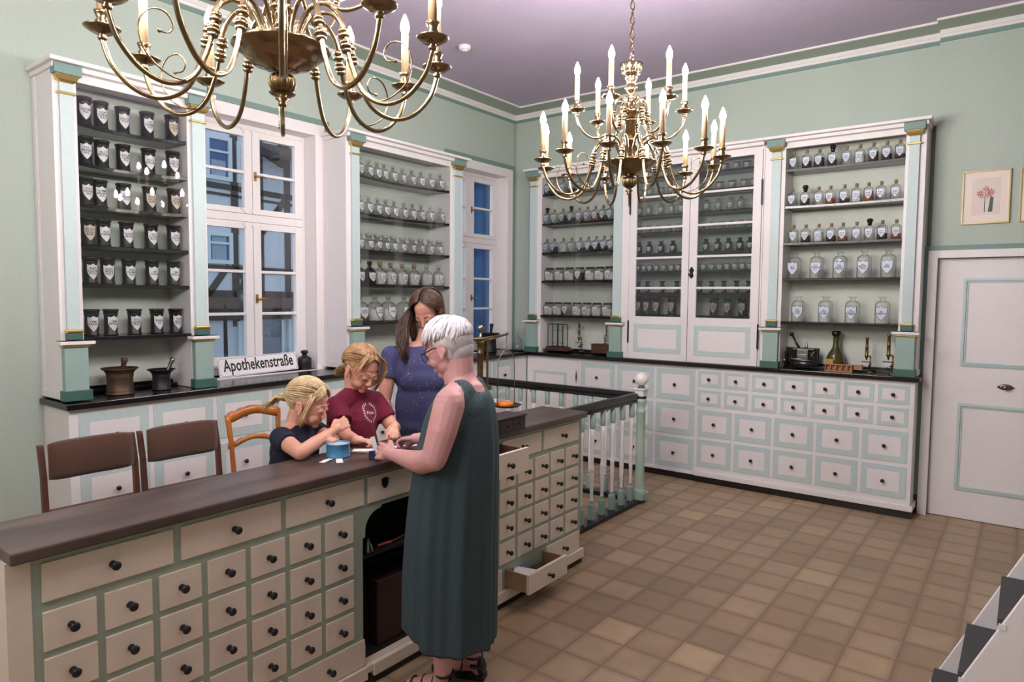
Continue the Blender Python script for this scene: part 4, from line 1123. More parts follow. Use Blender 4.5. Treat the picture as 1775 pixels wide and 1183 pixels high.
# corner post
px, py = 2.222, -1.200
p = MB(); p.lathe([(.050, .092), (.052, .098), (.050, .106), (.040, .114), (.038, .14), (.036, .5), (.0355, .745), (.040, .752), (.041, .764), (.0355, .772), (.036, .82), (.045, .838), (.047, .852), (.040, .868)], (px, py, 0), 22)
p.box(px - .058, px + .058, py - .058, py + .058, .0385, .092); post = p.build('newel_post', mat('pale sea green post', rgb(168, 190, 176), .45), t)
MB().lathe([(.040, .868), (.046, .874), (.046, .882), (.040, .888)], (px, py, 0), 20).build('collar', M_black, post)
MB().box(px - .038, px + .038, py - .038, py + .038, .888, .940).box(px - .050, px + .050, py - .050, py + .050, .940, .952).build('post_block', M_white, post, .003)
MB().lathe([(.036, .9525), (.030, .958), (.024, .966), (.020, .975)], (px, py, 0), 18).build('post_neck', M_dteal, post)
MB().ball((px, py, 1.026), .056, 24).build('post_ball', mat('glossy white ball', rgb(238, 230, 226), .15, coat=.6), post)

# ================================================================= SCALE ON THE COUNTER
t = thing('brass_scale', 'tall brass pan scale with ball finial standing on the counter behind the grey-haired woman', 'scale', (2.31, -3.35, .972))
sx, sy = 2.310, -3.355
MB().lathe([(.075, 0), (.078, .006), (.070, .014), (.040, .022), (.030, .034), (.022, .044)], (sx, sy, .9725), 28).build('base', M_brass2, t)
MB().lathe([(.017, .044), (.0165, .30), (.0165, .395), (.019, .398), (.019, .404), (.0165, .407), (.0165, .45), (.024, .455), (.027, .462), (.015, .470)], (sx, sy, .9725), 24).build('column', M_brass2, t)
MB().lathe([(.020, .470), (.022, .476), (.012, .484), (.008, .490), (.006, .520)], (sx, sy, .9725), 18).build('finial_stem', M_steel, t)
MB().ball((sx, sy, 1.510), .020, 18).build('ball_finial', mat('grey brass ball', rgb(150, 140, 128), .25, 1.0), t)
m = MB().tube([(sx + .02, sy - .25, 1.455), (sx + .015, sy, 1.452), (sx, sy + .24, 1.468)], [.004, .010, .005], 8).tube([(sx + .02, sy, 1.44), (sx + .01, sy + .12, 1.452), (sx, sy + .235, 1.466)], .004, 6).tube([(sx - .02, sy, 1.44), (sx - .005, sy + .12, 1.452), (sx, sy + .235, 1.466)], .004, 6)
m.ball((sx, sy + .24, 1.472), .010, 10).box(sx - .02, sx + .02, sy - .03, sy + .05, 1.440, 1.452)
m.build('beam', M_brass2, t)
MB().box(sx + .006, sx + .014, sy + .045, sy + .055, 1.18, 1.44).box(sx - .006, sx + .026, sy + .03, sy + .07, 1.165, 1.19).build('pointer_bracket', M_brass2, t)
m = MB(); ay = sy + .236
for k in range(5):
    zc = 1.452 - k * .017
    pts = [(sx + (.005 * cos(a) if k % 2 else 0), ay + (0 if k % 2 else .005 * cos(a)), zc + .0105 * sin(a)) for a in [2 * pi * j / 10 for j in range(11)]]
    m.tube(pts, .0014, 5)
m.build('chain', M_steel, t)
m = MB(); zt, zb = 1.372, 1.062
for s_ in (-1, 1):
    m.tube([(sx, ay, zt + .005), (sx, ay + s_ * .035, zt - .004), (sx, ay + s_ * .072, zt - .045), (sx, ay + s_ * .078, zt - .09), (sx, ay + s_ * .080, zb)], .0025, 6)
m.build('hanger_wire', M_steel, t)
pan = MB().lathe([(.02, -.012), (.075, -.010), (.090, 0), (.092, .002), (.088, .002), (.072, -.006), (.001, -.008)], (sx, ay, 1.058), 28).build('pan', mat('dark worn pan', rgb(70, 58, 50), .35, .8), t)
m = MB().lathe([(.050, 0), (.053, .004), (.053, .018), (.048, .022), (.008, .024), (.006, .030)], (sx, ay - .015, 1.053), 28).build('orange_tin', mat('orange plastic', rgb(232, 128, 40), .35)); tag(m, 'round orange lidded tin sitting in the pan of the brass scale', 'tin')

# ================================================================= BLUE TIN, STRIPS, PAPERS
t = thing('blue_tin', 'round blue open tin with two white paper strips hanging over its rim', 'tin', (2.302, -4.322, .972))
tx, ty = 2.302, -4.322
MB().lathe([(.052, 0), (.053, .002), (.053, .004), (.051, .006), (.051, .054), (.053, .056), (.0535, .060), (.049, .060), (.049, .006), (.001, .006)], (tx, ty, .973), 36).build('body', mat('sky blue tin', rgb(72, 136, 176), .35, noise=.04, nscale=60), t)
MB().lathe([(.048, .050), (.048, .0550), (.001, .0562)], (tx, ty, .973), 30).build('contents', mat('pale blue tissue', rgb(186, 200, 212), .8, noise=.05, nscale=40), t)
for k, (a, l, w) in enumerate(((-1.22, .075, .026), (-.62, .075, .028))):
    d = Vector((cos(a), sin(a), 0)); n = Vector((-d.y, d.x, 0)); b = Vector((tx, ty, .9735))
    o = b + d * .045
    m = MB(); P = [b + d * .056 + Vector((0, 0, .0)), b + d * (.056 + l * .5) + Vector((0, 0, .002)), b + d * (.056 + l) + Vector((0, 0, .0))]
    vs = []
    for q in P: vs += [q - n * w / 2, q + n * w / 2]
    m.add(vs, [(0, 1, 3, 2), (2, 3, 5, 4)])
    s = m.build('paper_strip', M_paper); s.modifiers.new('t', 'SOLIDIFY').thickness = .0006
    tag(s, '%s short white paper strip lying at the foot of the blue tin' % ('left' if k == 0 else 'right'), 'paper strip', 'white paper strips by the blue tin')
def sheet(pts, label, z=.9735, name='paper_sheet', mt=None, th=.0006):
    m = MB().add([(x, y, z) for x, y in pts], [tuple(range(len(pts)))]); o = m.build(name, mt or M_paper); o.modifiers.new('t', 'SOLIDIFY').thickness = th; tag(o, label, 'paper'); return o
sheet([(2.30, -4.10), (2.335, -4.13), (2.42, -3.95), (2.40, -3.935)], 'white paper slip under the pointing finger of the child in the dark red shirt', .9738)
sheet([(2.25, -4.19), (2.28, -4.23), (2.38, -4.13), (2.35, -4.10)], 'white card lying flat between the blue tin and the womans hands', .9745)
t = thing('wooden_spatula', 'pale wooden spoon-like spatula lying on the worktop right of the blue tin', 'spatula', (2.36, -4.22, .974))
MB().tube([(2.29, -4.25, .979), (2.36, -4.21, .980), (2.42, -4.175, .981)], [.003, .007, .010], 8, flat=.35).build('blade', mat('pale birch wood', rgb(206, 184, 146), .5), t)

# ================================================================= CHAIRS
def uchair(yc, label):
    x = .93; t = thing('upholstered_chair', label, 'chair', (x + .2, yc, 0), 0, 'brown upholstered chairs behind the counter')
    w = .213
    for s in (-1, 1):
        y = yc + s * w
        m = MB(); sec = [(x + .26, .0), (x + .02, .0)]
        pts = [(x - .035, 0), (x + .005, .42), (x + .010, .62), (x - .005, .80), (x - .038, .940)]
        vs = []
        for (a, z) in pts:
            d = .016 if z < .7 else .013
            vs += [(a - d, y - .013, z), (a + d, y - .013, z), (a + d, y + .013, z), (a - d, y + .013, z)]
        fs = [(0, 3, 2, 1), (16, 17, 18, 19)]
        for k in range(4):
            for j in range(4): fs.append((k * 4 + j, k * 4 + (j + 1) % 4, k * 4 + 4 + (j + 1) % 4, k * 4 + 4 + j))
        m.add(vs, fs); m.build('back_post', M_chairw, t, .003)
        MB().box(x + .40, x + .428, y - .014, y + .014, 0, .43).build('leg', M_chairw, t, .003)
        MB().box(x + .0, x + .42, y - .011, y + .011, .375, .425).build('side_rail', M_chairw, t, .003)
    MB().box(x - .006, x + .018, yc - w + .012, yc + w - .012, .598, .622).build('back_rail', M_chairw, t, .003)
    MB().box(x + .40, x + .42, yc - w + .014, yc + w - .014, .38, .42).build('front_rail', M_chairw, t, .003)
    m = MB(); n = 12; vs = []; fs = []
    for i in range(n + 1):
        yy = yc - w + .018 + (2 * w - .036) * i / n; q = 1 - abs(2 * i / n - 1) ** 6
        for j, (dx, z) in enumerate(((0, .765), (.022, .768), (.034, .80), (.030, .88), (.012, .945), (-.008, .957), (-.022, .945), (-.010, .85), (-.002, .77))):
            vs.append((x + .012 + dx * (.5 + .5 * q) - .020 * sin(pi * i / n), yy, z - .008 * (1 - q) * (1 if z > .85 else -1)))
    k = 9
    for i in range(n):
        for j in range(k): fs.append((i * k + j, i * k + (j + 1) % k, (i + 1) * k + (j + 1) % k, (i + 1) * k + j))
    fs += [tuple(range(k))[::-1], tuple(range(n * k, n * k + k))]
    m.add(vs, fs, 0, True); o = m.build('back_cushion', M_cloth, t)
    MB().box(x + .02, x + .43, yc - w + .012, yc + w - .012, .425, .475).build('seat', M_cloth, t, .018)
M_chairw = mat('dark reddish chair frame', rgb(84, 50, 38), .4, noise=.12, nscale=20, stretch=(1, 1, .2))
uchair(-4.797, 'brown upholstered chair, the left one nearest the wall'); uchair(-4.330, 'brown upholstered chair, the right one next to the honey wooden chair')
t = thing('wooden_chair', 'honey-coloured carved wooden chair with curved back rails behind the blond child', 'chair', (1.15, -3.90, 0))
x = .95; ya, yb = -4.058, -3.722
for y, s in ((ya, 1), (yb, -1)):
    MB().tube([(x - .03, y - s * .02, 0), (x + .015, y, .42), (x + .02, y + s * .016, .62), (x + .01, y + s * .010, .78), (x - .005, y, .93), (x - .012, y - s * .004, .968)], [.016, .018, .015, .014, .017, .016], 10).build('back_post', M_wood, t)
    MB().tube([(x + .40, y - s * .03, 0), (x + .41, y - s * .03, .22), (x + .40, y - s * .02, .44)], [.012, .016, .021], 10).build('leg', M_wood, t)
def crest(z, h, amp, n=22, thin=.012, lo=0.0):
    m = MB(); vs = []; fs = []
    for i in range(n + 1):
        s = i / n; y = ya + (yb - ya) * s
        top = z + amp * (sin(pi * s) ** 2) + .008 * sin(3 * 2 * pi * s) ** 2 * (1 if abs(s - .5) > .18 else 0)
        bot = z - h + lo * sin(pi * s) ** 2 + h * .25 * sin(pi * s)
        for (dx, zz) in ((-thin, bot), (thin, bot), (thin * 1.2, (top + bot) / 2), (thin * .8, top), (-thin * .8, top), (-thin * 1.2, (top + bot) / 2)): vs.append((x - .004 + dx - .015 * sin(pi * s), y, zz))
    k = 6
    for i in range(n):
        for j in range(k): fs.append((i * k + j, i * k + (j + 1) % k, (i + 1) * k + (j + 1) % k, (i + 1) * k + j))
    fs += [tuple(range(k))[::-1], tuple(range(n * k, n * k + k))]
    m.add(vs, fs, 0, True); return m
crest(.978, .060, .030, lo=.022).build('crest_rail', M_wood, t)
crest(.795, .032, .030, lo=.028).build('cross_rail', M_wood, t)
MB().box(x + .01, x + .42, ya + .0, yb, .44, .475).build('seat', M_cloth, t, .012)

# ================================================================= STEP LADDER
t = thing('step_stair', 'steep white step stair with black treads at the lower right corner', 'stairs', (4.6, -3.5, 0))
yn, yf = -3.690, -3.277; sl = .203 / .0945
def sx_(z): return 4.486 + (z - .3) / sl
for y0, y1 in ((yn - .022, yn), (yf - .002, yf + .020)):
    off = .018
    pts = [(sx_(0) + off, 0), (sx_(0) + off + .150, 0), (sx_(1.9) + off + .150, 1.9), (sx_(1.9) + off, 1.9)]
    MB().prism([(a, z) for a, z in pts], y0, y1, 1).build('stringer', M_white, t, .002)
for k in range(9):
    z = .0975 + .2025 * k
    MB().box(sx_(z), sx_(z) + .145, yn + .001, yf - .003, z - .024, z).build('tread', mat('charcoal tread', rgb(56, 55, 56), .6, noise=.1, nscale=60), t, .002)
    MB().box(sx_(z) + .004, sx_(z) + .024, yn - .0245, yn - .0225, z - .026, z - .006).build('tread_bracket', M_white, t, .002)
MB().box(sx_(1.9) + .1, sx_(1.9) + .13, yn, yf, 1.86, 1.9).build('cross_bar', M_white, t)

# ================================================================= CHANDELIERS
def chandelier(x, y, zr, label, phase, phase2, sc=1.0):
    """zr = height of the bowl rim"""
    t = thing('chandelier', label, 'chandelier', (x, y, zr), phase)
    k = lambda v: v * sc
    def L(prof, n=28): return MB().lathe([(r * sc, h * sc) for r, h in prof], (0, 0, 0), n)
    B = lambda n, m, mt, par=t: m.build(n, mt, par, world=False)
    B('bowl', L([(.022, -.072), (.036, -.070), (.050, -.066), (.054, -.060), (.090, -.050), (.106, -.036), (.112, -.024), (.120, -.020), (.145, -.006), (.150, .000), (.146, .008), (.120, .012), (.06, .016), (.03, .02)], 40), M_brass)
    m = L([(.010, -.178), (.014, -.170), (.010, -.164), (.022, -.155), (.010, -.148), (.016, -.138), (.030, -.128), (.038, -.112), (.039, -.098), (.032, -.082), (.018, -.076), (.022, -.072)])
    for q in range(14):
        a = q * pi / 7; m.tube([(r_ * cos(a) * sc, r_ * sin(a) * sc, z_ * sc) for r_, z_ in ((.018, -.134), (.031, -.124), (.038, -.108), (.037, -.094), (.028, -.082))], .005 * sc, 6)
    m.lathe([(.0015, -.245), (.004, -.225), (.005, -.180), (.008, -.176)], (0, 0, 0), 10)
    B('finial', m, M_brass2)
    m = MB()
    m.lathe([(.028 * sc, .012 * sc), (.028 * sc, .225 * sc), (.040 * sc, .228 * sc), (.040 * sc, .236 * sc), (.018 * sc, .242 * sc)], (0, 0, 0), 24)
    m.lathe([(.034 * sc, .118 * sc), (.037 * sc, .124 * sc), (.034 * sc, .130 * sc)], (0, 0, 0), 24)
    B('column', m, M_brass)
    B('upper_bowl', L([(.018, .242), (.030, .252), (.034, .258), (.050, .272), (.056, .280), (.054, .286), (.020, .292)], 32), M_brass)
    m = L([(.020, .292), (.024, .300), (.014, .312), (.012, .345), (.018, .352), (.013, .360), (.016, .375), (.026, .392), (.034, .402), (.034, .412), (.024, .420), (.022, .440), (.028, .455), (.034, .468), (.030, .478)])
    B('baluster_stem', m, M_brass)
    m = L([(.026, .478), (.046, .486), (.048, .492), (.050, .500), (.058, .530), (.062, .540), (.056, .540), (.040, .500), (.010, .495)], 36)
    for q in range(18):
        a = q * pi / 9; m.tube([(.047 * cos(a) * sc, .047 * sin(a) * sc, .495 * sc), (.060 * cos(a) * sc, .060 * sin(a) * sc, .543 * sc)], .005 * sc, 6)
    B('crown', m, M_brass)
    m = MB(); m.tube([(cos(a) * .030 * sc, 0, (.572 + sin(a) * .032) * sc) for a in [2 * pi * j / 20 for j in range(21)]], .0042 * sc, 8); B('ring', m, M_brass)
    m = MB(); z = .615 * sc; q = 0; ztop = ZC - zr - .03
    while z < ztop:
        pts = []
        for j in range(13):
            a = 2 * pi * j / 12; u = .011 * cos(a); h = .024 * sin(a)
            pts.append((u if q % 2 else 0, 0 if q % 2 else u, z + h))
        m.tube(pts, .0032, 6); z += .040; q += 1
    B('chain', m, mat('old bronze chain', rgb(104, 84, 62), .4, .9))
    B('ceiling_rose', MB().lathe([(.055, ZC - zr - .001), (.055, ZC - zr - .012), (.030, ZC - zr - .035), (.008, ZC - zr - .042)], (0, 0, 0), 24), M_brass2)
    def bez(pts, n=8):
        """Catmull-Rom through points in the (r, z) plane"""
        out = []; P = [pts[0]] + pts + [pts[-1]]
        for i in range(1, len(P) - 2):
            for j in range(n):
                s = j / n; p0, p1, p2, p3 = P[i - 1], P[i], P[i + 1], P[i + 2]
                out.append(tuple(.5 * ((2 * p1[c]) + (-p0[c] + p2[c]) * s + (2 * p0[c] - 5 * p1[c] + 4 * p2[c] - p3[c]) * s * s + (-p0[c] + 3 * p1[c] - 3 * p2[c] + p3[c]) * s ** 3) for c in (0, 1)))
        out.append(pts[-1]); return out
    def arm(path, knot, endr, endz, scroll, cl=.140):
        m = MB(); pts = [(r * sc, 0, z * sc) for r, z in bez(path)]
        m.tube(pts, .0075 * sc, 8)
        # turned knot on the arm
        (kr, kz), (dr, dz) = knot; d = Vector((dr, 0, dz)).normalized(); o = Vector((kr, 0, kz)) * sc
        for s, r in ((-.030, .014), (-.014, .018), (.004, .013), (.018, .018), (.032, .015)):
            c = o + d * s * sc; m.tube([c - d * .008 * sc, c - d * .004 * sc, c + d * .004 * sc, c + d * .008 * sc], [.009 * sc, r * sc, r * sc, .009 * sc], 12)
        if scroll:
            sp = bez([(.300, -.172), (.350, -.166), (.405, -.125), (.425, -.060), (.402, -.008), (.360, .002), (.335, -.025), (.345, -.052), (.372, -.055)], 4)
            P3 = [(r * sc, .012 * sc, z * sc) for r, z in sp]; m.tube(P3, .0028 * sc, 6); m.ball(P3[-1], .006 * sc, 8)
        a_ = B('arm', m, M_brass)
        e = (endr * sc, 0, endz * sc)
        pan = MB().lathe([(r * sc, h * sc) for r, h in [(.010, -.030), (.013, -.024), (.010, -.016), (.012, -.010), (.030, -.008), (.046, .002), (.050, .006), (.047, .008), (.028, .002), (.014, .004), (.012, .012), (.018, .024), (.013, .032), (.019, .044), (.021, .052), (.016, .054)]], e, 20)
        B('drip_pan', pan, M_brass, a_)
        B('candle', MB().lathe([(.0135 * sc, .050 * sc), (.0135 * sc, (.052 + cl) * sc), (.010 * sc, (.055 + cl) * sc)], e, 14), M_candle, a_)
        B('bulb', MB().lathe([(.009 * sc, 0), (.0150 * sc, .014 * sc), (.0165 * sc, .026 * sc), (.0135 * sc, .042 * sc), (.007 * sc, .058 * sc), (.0025 * sc, .070 * sc)], (e[0], 0, e[2] + (.053 + cl) * sc), 10), M_bulb, a_)
        return a_
    lower = [(.055, .010), (.062, .06), (.095, .115), (.150, .128), (.195, .085), (.215, .02), (.232, -.06), (.275, -.150), (.345, -.185), (.415, -.165), (.470, -.105), (.492, -.045), (.495, -.025)]
    upp = [(.022, .290), (.026, .325), (.050, .350), (.080, .330), (.092, .270), (.104, .210), (.140, .155), (.190, .135), (.245, .155), (.282, .200), (.297, .240), (.300, .262)]
    for kind, path, n, ph, kn, er, ez, in (('l', lower, 12, 0, ((.212, .012), (.05, -.25)), .495, -.005), ('u', upp, 6, phase2, ((.096, .250), (.03, -.2)), .300, .285)):
        A = {}
        for i in range(n):
            sc_ = (i % 2 == 0) and kind == 'l'
            if sc_ not in A: o = arm(path, kn, er, ez, sc_); A[sc_] = o
            else: o = copy_tree(A[sc_], t)
            o.rotation_euler = (0, 0, ph + i * 2 * pi / n)
    return t
camdir2 = atan2(-6.22 + 2.757, 4.7085 - 2.893)
chandelier(2.893, -2.757, 2.440, 'complete two-tier brass candle chandelier hanging in front of the glazed cupboard', camdir2 + radians(15 + 3), radians(22))
camdir1 = atan2(-6.22 + 4.945, 4.7085 - 2.8355)
chandelier(2.8355, -4.945, 2.442, 'large near brass chandelier cut off by the top picture edge', camdir1, radians(22), .985)
chandelier(2.750, -7.160, 2.442, 'brass candle chandelier nearest the rear of the room behind the viewer', .3, radians(22))  # third chandelier, out of view, added to light the dark foreground
# ================================================================= THE STREET OUTSIDE
M_plas = mat('pale blue white render', rgb(204, 212, 220), .85, noise=.04, nscale=2)
M_beam = mat('dark half timber', rgb(66, 56, 56), .75, noise=.2, nscale=10)
M_owin = mat('pale window frame outside', rgb(206, 222, 228), .6)
M_oglass = mat('dusk blue window glass', rgb(44, 92, 138), .12)
M_curt = mat('grey net curtain', rgb(150, 168, 184), .9, noise=.15, nscale=30, stretch=(1, 6, .3))
def fy(y): return -6.22 + (y + 6.22) * 1.515
def fz(z): return 1.68 + (z - 1.68) * 1.515
t = thing('timber_house', 'half-timbered house with pale plaster seen through the left window across the street', 'building', (-10.2, 1.2, -.5))
MB().box(-10.6, -10.2, -6, 12, -.5, 7.5).build('wall', M_plas, t)
def beam(pts, w=.14, d=.03):
    (y0, z0), (y1, z1) = [(fy(a), fz(b)) for a, b in pts]
    dv = Vector((0, y1 - y0, z1 - z0)).normalized(); n = Vector((0, -dv.z, dv.y)) * w / 2
    a = Vector((-10.2, y0, z0)); b = Vector((-10.2, y1, z1)); q = Vector((d, 0, 0))
    m = MB(); P = [a - n, a + n, b + n, b - n]; m.add(P + [p + q for p in P], [(0, 1, 2, 3), (7, 6, 5, 4), (0, 4, 5, 1), (1, 5, 6, 2), (2, 6, 7, 3), (3, 7, 4, 0)])
    m.build('timber_beam', M_beam, t)
beam([(-.40, 1.2), (-.40, 4.6)], .17); beam([(.045, 1.3), (.045, 4.6)], .14); beam([(.535, 1.3), (.535, 4.6)], .16); beam([(-.95, 1.2), (-.95, 4.6)], .14); beam([(1.1, 1.3), (1.1, 4.6)], .15); beam([(1.7, 1.3), (1.7, 4.6)], .15)
beam([(-1.6, 3.50), (2.4, 3.10)], .12) if False else beam([(-1.6, 3.36), (2.4, 3.26)], .13)
beam([(-1.6, 3.24), (2.4, 3.14)], .06)
beam([(-1.6, 2.10), (2.4, 2.06)], .15)
beam([(.06, 2.68), (.50, 3.26)], .15); beam([(-.86, 1.68), (-.58, 2.06)], .15); beam([(-.34, 2.05), (-.1, 1.7)], .13); beam([(-1.6, 1.71), (2.4, 1.69)], .16); beam([(-.9, 2.65), (-.5, 2.1)], .02); beam([(1.15, 2.68), (1.6, 3.26)], .14)
def owin(y0, y1, z0, z1, cur):
    y0, y1, z0, z1 = fy(y0), fy(y1), fz(z0), fz(z1); w = .09
    m = MB(); 
    for q in ((y0, y1, z1 - w, z1), (y0, y1, z0, z0 + w), (y0, y0 + w, z0 + w, z1 - w), (y1 - w, y1, z0 + w, z1 - w)): m.box(-10.2, -10.12, *q)
    m.box(-10.17, -10.13, y0 + w, y1 - w, z0 + (z1 - z0) * .62, z0 + (z1 - z0) * .62 + .05)
    f = m.build('window', M_owin, t); MB().box(-10.19, -10.175, y0 + w, y1 - w, z0 + w, z1 - w).build('pane', M_oglass, f)
    if cur: MB().box(-10.172, -10.165, y0 + w * 1.6, y1 - w * 1.6, z0 + w, z0 + (z1 - z0) * cur).build('curtain', M_curt, f)
owin(-.87, -.45, 3.42, 4.08, .45); owin(-.37, -.02, 3.42, 4.05, .3); owin(-.88, -.46, 2.16, 2.64, .95); owin(-.36, -.02, 2.16, 2.62, .95)
for a in (1.15, 2.0): owin(a, a + .42, 2.14, 2.62, .5); owin(a, a + .42, 3.42, 4.05, .3)
# eave and small tiled roof over the shop front
beam([(-.16, 4.08), (.46, 3.83)], .20, .12); beam([(.40, 4.2), (.52, 3.95)], .16, .12)
m = MB(); m.prism([(-10.2, fz(3.95)), (-9.4, fz(3.80)), (-9.4, fz(3.88)), (-10.2, fz(4.12))], fy(-.08), fy(2.4), 1); m.build('eave', M_beam, t)
m = MB(); m.prism([(-10.2, fz(1.66)), (-9.75, fz(1.52)), (-9.75, fz(1.48)), (-10.2, fz(1.48))], fy(-1.6), fy(2.4), 1); m.build('tiled_canopy', mat('brown roof tiles', rgb(92, 70, 62), .7, noise=.3, nscale=14), t)
MB().box(-10.2, -10.1, fy(-1.6), fy(.55), fz(1.30), fz(1.5)).build('shop_fascia', mat('dark shop fascia', rgb(40, 38, 46), .5), t)
MB().box(-10.19, -10.15, fy(-.06), fy(.36), fz(.3), fz(1.28)).build('shop_window', mat('lace hung shop window', rgb(112, 124, 136), .3, noise=.4, nscale=60), t)
for a in (-.40, -.07, .37, .50): MB().box(-10.2, -10.10, fy(a), fy(a + .035), fz(.2), fz(1.28)).build('shop_pilaster', M_owin, t)
struct('ground_outside', MB().box(-14, -.46, -12, 14, -.6, -.5), mat('street paving', rgb(110, 112, 118), .8, noise=.1, nscale=4))
# street lamp
t = thing('street_lamp', 'black cast iron street lamp with glass lantern outside the left window', 'street lamp', (-6.0, -.1, -.5))
lx, ly = -5.0, -.66
MB().lathe([(.10, -.5), (.10, -.3), (.05, -.2), (.035, .1), (.028, 1.3), (.045, 1.33), (.028, 1.38), (.025, 1.50), (.012, 1.55)], (lx, ly, 0), 14).build('post', M_iron, t)
m = MB().tube([(lx, ly - .26, 1.40), (lx, ly, 1.42), (lx, ly + .30, 1.44)], .012, 8)
for s in (-1, 1):
    m.tube([(lx, ly + s * (.05 + .045 * cos(a)), 1.365 + .04 * sin(a)) for a in [j * .5 for j in range(12)]], .007, 6); m.tube([(lx, ly + s * (.15 + .04 * cos(a)), 1.37 + .035 * sin(a)) for a in [j * .5 for j in range(12)]], .006, 6)
m.build('scroll_arms', M_iron, t)
m = MB().lathe([(.03, 1.46), (.07, 1.52), (.09, 1.76), (.095, 1.77)], (lx, ly + .30, 0), 6, smooth=False); m.build('lantern_glass', glassmat('lantern glass', (.5, .52, .56, 1), .05), t)
MB().lathe([(.105, 1.77), (.07, 1.83), (.03, 1.87), (.03, 1.90), (.012, 1.93)], (lx, ly + .30, 0), 12).build('lantern_roof', M_iron, t)
# blue drape outside the right window, lit from the street
M_drape = mat('blue drape cloth', rgb(70, 128, 190), .8, noise=.06, nscale=3)
m = MB(); vs = []; n = 60
for i in range(n + 1):
    y = -.20 + .70 * i / n; x = -.50 + .018 * sin(i * .55) + .010 * sin(i * 1.3)
    vs += [(x, y, 1.0), (x * 1.0, y, 3.2)]
m.add(vs, [(2 * i, 2 * i + 2, 2 * i + 3, 2 * i + 1) for i in range(n)], 0, True)
t = thing('blue_drape', 'blue cloth drape hanging outside the right half of the corner window', 'curtain', (-.50, .15, 1.0))
MB().tube([(-.50, -.22, 3.205), (-.50, .52, 3.205)], .010, 8).build('curtain_rod', M_iron, t)
for yy in (-.18, .26): MB().tube([(-.50, yy, 3.205), (-.217, yy, 3.205)], .008, 8).build('rod_bracket', M_iron, t)
o = m.build('drape_cloth', M_drape, t); o.modifiers.new('t', 'SOLIDIFY').thickness = .004
# ================================================================= PEOPLE
def skin(name, col, red):
    m = mat(name, col, .5, noise=.05, nscale=14, bump=.05, bscale=180, col2=red)
    m.node_tree.nodes['Principled BSDF'].inputs['Subsurface Weight'].default_value = .08
    m.node_tree.nodes['Principled BSDF'].inputs['Subsurface Radius'].default_value = (.012, .005, .003)
    return m
M_skinL = skin('fair pink skin', rgb(224, 172, 168), rgb(210, 150, 148))
M_skinC = skin('warm child skin', rgb(232, 178, 154), rgb(220, 154, 132))
M_skinM = skin('light skin', rgb(222, 166, 146), rgb(208, 146, 128))
M_lip = mat('lip', rgb(188, 104, 98), .4)
M_lash = mat('dark lashes', rgb(58, 38, 34), .7)
def hairmat(name, c1, c2, rough=.42):
    m = mat(name, c1, rough, noise=.0, nscale=38, col2=c2, bump=.5, bscale=220); 
    return m
M_hairW = hairmat('white hair', rgb(226, 220, 226), rgb(244, 240, 244), .5)
M_hairG = hairmat('grey nape hair', rgb(182, 172, 176), rgb(214, 206, 210), .5)
M_hairB = hairmat('dark brown hair', rgb(62, 42, 36), rgb(98, 70, 58), .36)
M_hairD = hairmat('dark blond hair', rgb(152, 112, 76), rgb(206, 168, 124), .4)
M_hairL = hairmat('pale blond hair', rgb(196, 164, 120), rgb(238, 214, 172), .4)
def pattern_mat(name, base, spots, scale, thr, second=None, rough=.85):
    m = bpy.data.materials.new(name); m.use_nodes = True; nt = m.node_tree; p = nt.nodes['Principled BSDF']; p.inputs['Roughness'].default_value = rough
    tc = nt.nodes.new('ShaderNodeTexCoord'); v = nt.nodes.new('ShaderNodeTexVoronoi'); v.inputs['Scale'].default_value = scale; v.inputs['Randomness'].default_value = .25 if second is None else 1
    nt.links.new(tc.outputs['Object'], v.inputs['Vector'])
    lt = nt.nodes.new('ShaderNodeMath'); lt.operation = 'LESS_THAN'; lt.inputs[1].default_value = thr; nt.links.new(v.outputs['Distance'], lt.inputs[0])
    mx = nt.nodes.new('ShaderNodeMix'); mx.data_type = 'RGBA'; nt.links.new(lt.outputs[0], mx.inputs[0]); mx.inputs[6].default_value = base
    if second is None: mx.inputs[7].default_value = spots
    else:
        r = nt.nodes.new('ShaderNodeValToRGB'); r.color_ramp.interpolation = 'CONSTANT'; e = r.color_ramp.elements
        e[0].color = spots; e[1].position = .5; e[1].color = second
        sp = nt.nodes.new('ShaderNodeSeparateXYZ'); nt.links.new(v.outputs['Color'], sp.inputs[0]); nt.links.new(sp.outputs[0], r.inputs[0]); nt.links.new(r.outputs[0], mx.inputs[7])
    nt.links.new(mx.outputs[2], p.inputs['Base Color'])
    return m
